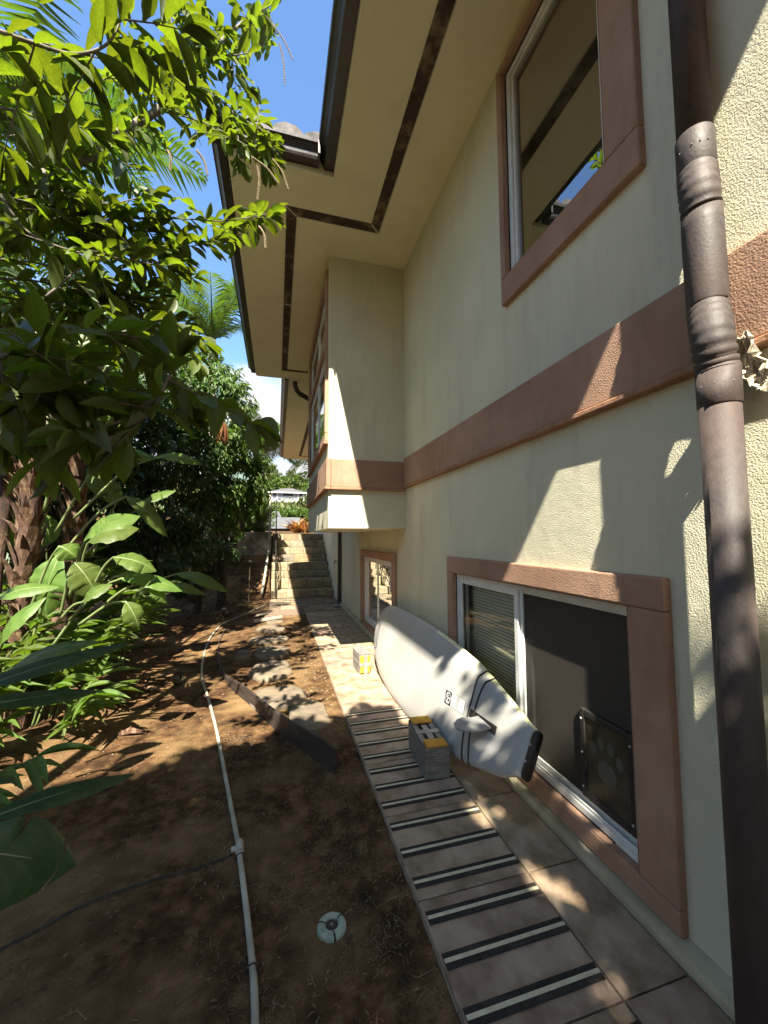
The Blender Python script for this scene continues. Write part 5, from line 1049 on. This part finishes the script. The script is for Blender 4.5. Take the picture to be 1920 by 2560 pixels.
MB().lathe([(.0, 0), (.10, 0), (.14, .3), (.155, .31), (.155, .34), (.13, .34), (.12, .28), (0, .28)], (-1.42, 12.5, 1.60), 16).obj('black_pot', BLACKP, None, smooth=True, label='black plastic nursery pot on the retaining wall beside the clay bowl', category='pot')
for k, (x, y, z, sx) in enumerate(((-.25, 12.3, 2.75, .02),)):
    t = empty('strelitzia_flower', 'orange bird of paradise flower beside the top of the railing', 'flower', A(474, 1072, 12.3))
    for j in range(5): leafobj(unit_mesh('petal', T_STRAP, mat('orange_petal', (.75, .22, .03), rough=.5)), (0, 0, 0), (random.uniform(-1, 1), 0, random.uniform(-.1, .9)), (0, -1, .2), .17, .035, t, 'petal')
    MB().tube([(0, 0, 0), (.02, .05, -.6), (.0, .1, -1.1)], .012, 5).obj('stalk', mat('green_stem', (.09, .13, .04)), t)
# red ti plants right of the truck
for k, (x, y) in enumerate(((1.0, 22.0), (1.22, 22.5), (1.45, 21.9), (1.7, 22.4))):
    strap(['leftmost red and yellow ti plant above the steps', 'second red ti plant above the steps', 'third ti plant, yellow at the tips, above the steps', 'ti plant nearest the house wall above the steps'][k], (x, y, 1.84), 40, .85, .09, LEAFR, name='ti_plant', up=.9, g='ti plants above the steps', seed=40+k)

# ================================================================== FAR BACKGROUND
tk = empty('pickup_truck', 'silver pickup truck parked above the steps, only its bed and rear wheel visible', 'truck', (0, 45, gz(0, 45)))
SILV = mat('silver_paint', (.19, .20, .215), (.22, .23, .245), scale=2, rough=.35, metal=.35, coat=.4); gzt = gz(0, 45)
top_ = at(560*S**-1+890*.1447/S, 0, Y=45)
def TX(bx, by): return at((560+bx*.1447)/S, (1160+by*.1447)/S, Y=45)
p_l, p_r, p_b = TX(985, 925), TX(1318, 935), TX(1315, 1125); wc = TX(1148, 1100); z1 = p_l[2]; z0 = p_b[2]-.1; hw_ = wc[0]; R_ = .46
poly = [(p_r[0], z0), (p_r[0], z1-.12), (p_r[0]-.08, z1), (p_l[0], z1), (p_l[0], z0), (hw_-R_, z0)]+[(hw_-R_*math.cos(a_), wc[2]-.05+R_*math.sin(a_)) for a_ in np.linspace(0, math.pi, 14)]+[(hw_+R_, z0)]
MB().prism(poly, 'y', 44.6, 46.4).obj('bed', SILV, tk).location = -Vector(tk.location)
cab = [(p_l[0]-.02, z0), (p_l[0]-.02, z1), (p_l[0]-.03, z1+.05), (p_l[0]-.25, z1+.62), (p_l[0]-1.5, z1+.66), (p_l[0]-2.3, z1+.1), (p_l[0]-3.4, z1-.1), (p_l[0]-3.5, z0)]
MB().prism(cab, 'y', 44.62, 46.38).obj('cab', SILV, tk, bevel=.03).location = -Vector(tk.location)
MB().prism([(p_l[0]-.25, z1+.06), (p_l[0]-.38, z1+.52), (p_l[0]-1.4, z1+.54), (p_l[0]-2.0, z1+.1)], 'y', 44.6, 44.615).obj('side_window', ROOM, tk).location = -Vector(tk.location)
for dx in (0, -3.1):
    o = MB().lathe([(0, -.12), (.22, -.12), (.24, -.10), (.36, -.11), (.385, -.08), (.385, .1), (0, .1)], n=24).obj('tyre', BLACKP, tk); o.location = Vector((hw_+dx, 44.85, wc[2]-.08))-Vector(tk.location); o.rotation_euler = (R(-90), 0, 0)
    q = MB().lathe([(0, -.13), (.2, -.13), (.21, -.11), (0, -.1)], n=20).obj('rim', SILV, o)
MB().box(p_l[0]-3.5, p_r[0], 44.7, 46.3, z0-.05, z0+.3).obj('underbody', BLACKP, tk).location = -Vector(tk.location)
# road in front of the hedge
link('road', MB().box(-60, 60, 43, 50, 0, .02).mesh('road', mat('asphalt', (.05, .05, .05), (.08, .08, .08), scale=4, rough=.9)), kind='structure').location = (0, 0, gz(0, 47)-.02)
def hedge(label, blobs, m_, dens, ln, wd, **k): return bushtree(label, blobs, m_, dens, ln, wd, **k)
def bb(bx, by, Y, r): return (tuple(at((560+bx*.1447)/S, (1160+by*.1447)/S, Y=Y)), r)
hedge('clipped green hedge running behind the pickup truck', [bb(900+60*k, 862+14*math.sin(k*2), 54, (1.0, .9, .55+.1*math.sin(k*3))) for k in range(12)]+[bb(900+75*k, 920, 53.5, (1.2, 1.2, .9)) for k in range(9)], LEAFM, 34, .42, .17, name='hedge', cat_='hedge', down=0, branches=1)
hedge('darker round tree beside the white house, above the hedge', [bb(1370, 660, 62, (.8, .7, .6)), bb(1440, 650, 62, (.7, .7, .7)), bb(1310, 715, 62, (.5, .5, .4))], LEAFY, 60, .42, .17, down=.1)
hedge('leafy bush behind the wire fence left of the railing', [bb(650, 740, 20, (.8, .7, .6)), bb(500, 800, 19, (.9, .7, .8)), bb(380, 900, 18, (.8, .6, .7)), bb(760, 900, 24, (.5, .5, .6)), bb(560, 960, 20, (.8, .6, .6))], LEAFM, 70, .2, .07, name='shrub', cat_='shrub', down=0, branches=1)
# white house on the slope
wh = empty('white_house', 'distant white two storey house with a grey hip roof and a railed lanai', 'house', (5, 130, gz(5, 130)))
HW = mat('white_siding', (.46, .49, .52), (.52, .55, .57), scale=.5, rough=.7); HR = mat('grey_shingle', (.06, .056, .055), (.11, .105, .10), scale=1.5, rough=.9); HG = mat('dark_glass', (.03, .035, .04), rough=.2)
def HX(bx, by, Y=130): return at((560+bx*.1447)/S, (1160+by*.1447)/S, Y=Y)
O_ = Vector(wh.location)
def hbox(name, x0, x1, y0, y1, z0, z1, m_): return MB().box(x0-O_.x, x1-O_.x, y0-O_.y, y1-O_.y, z0-O_.z, z1-O_.z).obj(name, m_, wh)
xl, xr = HX(815, 0)[0], HX(1400, 0)[0]; zt = HX(0, 455)[2]; zd = HX(0, 585)[2]; zb = HX(0, 640)[2]; zg = HX(0, 740)[2]
hbox('wall', xl+.4, xr-.4, 132, 140, zd, zt, HW); hbox('deck', xl-.2, xr+.2, 129.6, 140, zb, zd, HW); hbox('lower_wall', HX(905, 0)[0], HX(1250, 0)[0], 131, 140, zg-3, zb-.01, mat('lower_siding', (.45, .44, .40), (.52, .51, .47), scale=1, rough=.8))
for k in range(5): z = zb-.35-.33*k; hbox('siding_board', HX(905, 0)[0], HX(1250, 0)[0], 130.95, 130.99, z-.03, z, HR)
hbox('garage', HX(1165, 0)[0], HX(1230, 0)[0], 130.8, 130.94, zg, zb-.5, HG)
for bx in (835, 928, 1292, 1380): hbox('column', HX(bx-11, 0)[0], HX(bx+11, 0)[0], 129.8, 130.1, zd, zt+.1, HW)
hbox('rail', xl, xr, 129.85, 130.0, HX(0, 540)[2], HX(0, 532)[2]+.05, HW)
for k in range(40): x = xl+(xr-xl)*k/40; hbox('baluster', x, x+.07, 129.9, 129.98, zd, HX(0, 540)[2], HW)
for a_, b_ in ((860, 905), (1030, 1200), (1310, 1360)): hbox('window', HX(a_, 0)[0], HX(b_, 0)[0], 131.8, 131.99, zd+.3, zt-.15, HG)
for a_, b_ in ((950, 1020), (1208, 1270)): hbox('window', HX(a_, 0)[0], HX(b_, 0)[0], 131.85, 131.99, zd+.3, zt-.15, mat('pale_curtain', (.35, .42, .48), rough=.4))
ze = HX(0, 445)[2]; zp = HX(0, 360)[2]; xa, xb = HX(765, 0)[0], HX(1450, 0)[0]; xc, xd = HX(1050, 0)[0], HX(1190, 0)[0]; m = MB(); E_ = lambda x, y, z: (x-O_.x, y-O_.y, z-O_.z)
m.face(E_(xa, 129, ze-.35), E_(xb, 129, ze-.35), E_(xd, 134, zp), E_(xc, 134, zp)); m.face(E_(xb, 129, ze-.35), E_(xb, 141, ze), E_(xd, 136, zp), E_(xd, 134, zp)); m.face(E_(xb, 141, ze), E_(xa, 141, ze), E_(xc, 136, zp), E_(xd, 136, zp)); m.face(E_(xa, 141, ze), E_(xa, 129, ze-.35), E_(xc, 134, zp), E_(xc, 136, zp)); m.face(E_(xc, 134, zp), E_(xd, 134, zp), E_(xd, 136, zp), E_(xc, 136, zp)); m.face(E_(xa, 129, ze-.36), E_(xa, 141, ze-.01), E_(xb, 141, ze-.01), E_(xb, 129, ze-.36)); m.obj('roof', HR, wh)
hbox('eave_board', xa, xb, 128.9, 129.0, ze-.65, ze-.3, HW)
# trees on the far slope
fl_lb = ['tree on the far slope above the left end of the white house', 'bushy far tree above the white roof', 'pale far tree right of the white roof', 'far tree at the right beside the terracotta band', 'far tree low at the left behind the mango tree', 'small far tree beside the lanai', 'dark far tree behind the lanai roof', 'far tree crowning the slope in the middle']
for k, (bx, by, Y, r_, m_) in enumerate(((760, 250, 180, 9, LEAFY), (930, 300, 190, 8, LEAFY), (1230, 290, 175, 7, LEAFY), (1400, 320, 170, 7, LEAFM), (640, 330, 170, 9, LEAFY), (800, 370, 160, 5, LEAFM), (1100, 330, 185, 6, LEAFM), (1040, 230, 210, 9, LEAFY))):
    c_ = HX(bx, by, Y); bushtree(fl_lb[k], [((c_[0]+random.uniform(-.7, .7)*r_, c_[1]+random.uniform(-.5, .5)*r_, c_[2]+random.uniform(-.5, .25)*r_), (r_*.45,)*3) for j in range(6)], m_, 2.6, 1.1, .55, down=.1, branches=1, group='trees on the far slope')
# ridge beyond
m = MB(); rg = [HX(x, y, 1400) for x, y in ((-3000, 500), (-1500, 200), (-400, 150), (300, 20), (640, -60), (720, -40), (790, 40), (870, 110), (960, 170), (1100, 250), (1500, 330), (3500, 420))]
K = len(rg); prof = []
for i in range(60):
    u = i/59*(K-1); a_ = int(min(K-2, u)); f = u-a_; p = rg[a_]*(1-f)+rg[a_+1]*f; prof.append((p[0], p[2]+6*math.sin(i*1.7)))
rows = [(1000, 0.0, 60), (1150, .45, 60), (1300, .8, 60), (1400, 1.0, 60), (1700, .5, 60)]
for j, (Y, s_, b_) in enumerate(rows):
    for i, (x, z) in enumerate(prof): m.v.append((x, Y+18*math.sin(i*1.1+j), b_+(z-b_)*s_+(10*math.sin(i*2.3+j*2) if 0 < s_ < 1 else 0)))
for j in range(4):
    for i in range(59): m.f.append((j*60+i, j*60+i+1, (j+1)*60+i+1, (j+1)*60+i)); m.m.append(0)
me_ = m.mesh('mountain', mat('mountain_green', (.05, .085, .07), (.10, .13, .10), scale=.02, rough=1, bump=4, bscale=.03)); me_.shade_smooth(); link('mountain', me_, kind='structure')
# hill cover so the slope reads as scrub
P = np.column_stack([rng.uniform(-60, 90, 9000), rng.uniform(62, 330, 9000), np.zeros(9000)]); P = P[~((abs(P[:, 0]-5) < 9) & (P[:, 1] < 142) & (P[:, 1] > 100))]
P[:, 2] = [gz(float(a_), float(b_)) for a_, b_ in P[:, :2]]; sc = np.where(P[:, 1] < 130, .6, 1)
Q = [np.repeat(P, 14, 0)+rng.normal(0, 1.2, (len(P)*14, 3))*np.repeat(sc, 14)[:, None]]; n = len(Q[0]); link('scrub', cloud_mesh('scrub', T_LO, LEAFY, Q[0]+np.array([0, 0, .8]), rdir(n), rdir(n)+np.array([0, 0, 1.]), .9*rng.uniform(.6, 1.3, n), .45*rng.uniform(.6, 1.3, n)), kind='stuff', label='scrub and bushes covering the far hillside', category='scrub')

# ================================================================== GROUND LITTER
def scatter(n, xr_, yr_, fn):
    P = np.column_stack([rng.uniform(*xr_, n), rng.uniform(*yr_, n), np.zeros(n)]); P = P[fn(P)]; P[:, 2] = [gz(float(a_), float(b_))+.001 for a_, b_ in P[:, :2]]; return P
cl = lambda P: (np.sin(P[:, 0]*9+np.sin(P[:, 1]*7)*2)*np.sin(P[:, 1]*8+P[:, 0]*3)+rng.normal(0, .45, len(P))) > .15
P = scatter(9000, (-.35, .56), (.9, 3.4), cl); n = len(P); Dd = rdir(n); Dd[:, 2] = abs(Dd[:, 2])*.7+.08
T_C = leaf_template(4, lambda u: .9-.7*u, .8, .2)
link('dry_grass', cloud_mesh('dry_grass', T_C, GRASSD, P, Dd, np.column_stack([rng.normal(0, .5, n), rng.normal(0, .5, n), np.ones(n)]), .020*rng.uniform(.5, 1.7, n), .0028*rng.uniform(.6, 1.4, n)), kind='stuff', label='short dry curled grass on the dark soil beside the path', category='grass')
P = scatter(8000, (-3, .56), (.8, 9), lambda P: rng.random(len(P)) < 1.2/(.4+.35*P[:, 1])); n = len(P); Dd = rdir(n); Dd[:, 2] = abs(Dd[:, 2])*.15
link('leaf_litter', cloud_mesh('leaf_litter', T_LO, mat('litter', (.06, .036, .02), (.21, .145, .085), scale=4, rough=.9, rand=.45), P+np.array([0, 0, .003]), Dd, np.column_stack([rng.normal(0, .3, n), rng.normal(0, .3, n), np.ones(n)]), .016*rng.uniform(.4, 1.9, n), .006*rng.uniform(.5, 1.5, n)), kind='stuff', label='small dead leaf scraps scattered over the soil', category='leaf litter')
P = scatter(700, (-2.6, .4), (4.2, 9.5), lambda P: (P[:, 0] < -1.15)); n = len(P); Dd = rdir(n); Dd[:, 2] = abs(Dd[:, 2])*.2
link('dead_leaves', cloud_mesh('dead_leaves', T_LO, DEAD, P+np.array([0, 0, .006]), Dd, np.column_stack([rng.normal(0, .3, n), rng.normal(0, .3, n), np.ones(n)]), .09*rng.uniform(.5, 1.5, n), .025*rng.uniform(.5, 1.5, n)), kind='stuff', label='brown fallen leaves under the ginger plants', category='dead leaves')
m = MB(); m2 = MB()
for k in range(520):
    if k < 260: x, y = random.uniform(.28, .55), random.uniform(3.1, 5.4)
    else: x, y = random.uniform(-2, .5), random.uniform(1, 7)
    z = gz(x, y); s_ = random.uniform(.003, .012) if k < 260 else random.uniform(.002, .008); pts = [(x+s_*random.uniform(.6, 1.2)*a_, y+s_*random.uniform(.6, 1.2)*b_, z+s_*c_*.7+s_*.3) for a_, b_, c_ in ((1, 0, 0), (0, 1, 0), (-1, 0, 0), (0, -1, 0), (0, 0, 1), (0, 0, -1))]
    i = len(m.v); m.v += pts
    for f in ((0, 1, 4), (1, 2, 4), (2, 3, 4), (3, 0, 4), (1, 0, 5), (2, 1, 5), (3, 2, 5), (0, 3, 5)): m.f.append(tuple(i+q for q in f)); m.m.append(0)
for k in range(2600):
    y = .8+4.2*random.random()**1.6; x = random.uniform(-1.9, .56); z = gz(x, y); s_ = random.uniform(.002, .009)*(1+1.2*(random.random() < .06)); i = len(m2.v); m2.v += [(x+s_*random.uniform(.6, 1.3)*a_, y+s_*random.uniform(.6, 1.3)*b_, z+s_*c_*.6+s_*.2) for a_, b_, c_ in ((1, 0, 0), (0, 1, 0), (-1, 0, 0), (0, -1, 0), (0, 0, 1), (0, 0, -1))]
    for f in ((0, 1, 4), (1, 2, 4), (2, 3, 4), (3, 0, 4)): m2.f.append(tuple(i+q for q in f)); m2.m.append(0)
m2.obj('soil_clods', SOIL, None, fix=False, kind='stuff', label='small crumbs and clods of the red soil', category='soil clods')
m.obj('pebbles', PEB, None, fix=False, kind='stuff', label='loose pebbles and soil crumbs beside the stones', category='pebbles')
m = MB()
for k in range(46):
    x, y = random.uniform(-1.6, .5), random.uniform(.9, 4.5); a_ = random.uniform(0, 6.28); l_ = random.uniform(.03, .13); z = gz(x, y)+.006; b_ = random.uniform(-.6, .6)
    m.tube([(x, y, z), (x+l_*.5*math.cos(a_), y+l_*.5*math.sin(a_), z+.008), (x+l_*math.cos(a_+b_), y+l_*math.sin(a_+b_), z)], [.0013, .0011, .0006], 4)
m.obj('twigs', GRASSD, None, fix=False, kind='stuff', label='thin dry twigs scattered on the soil', category='twigs')
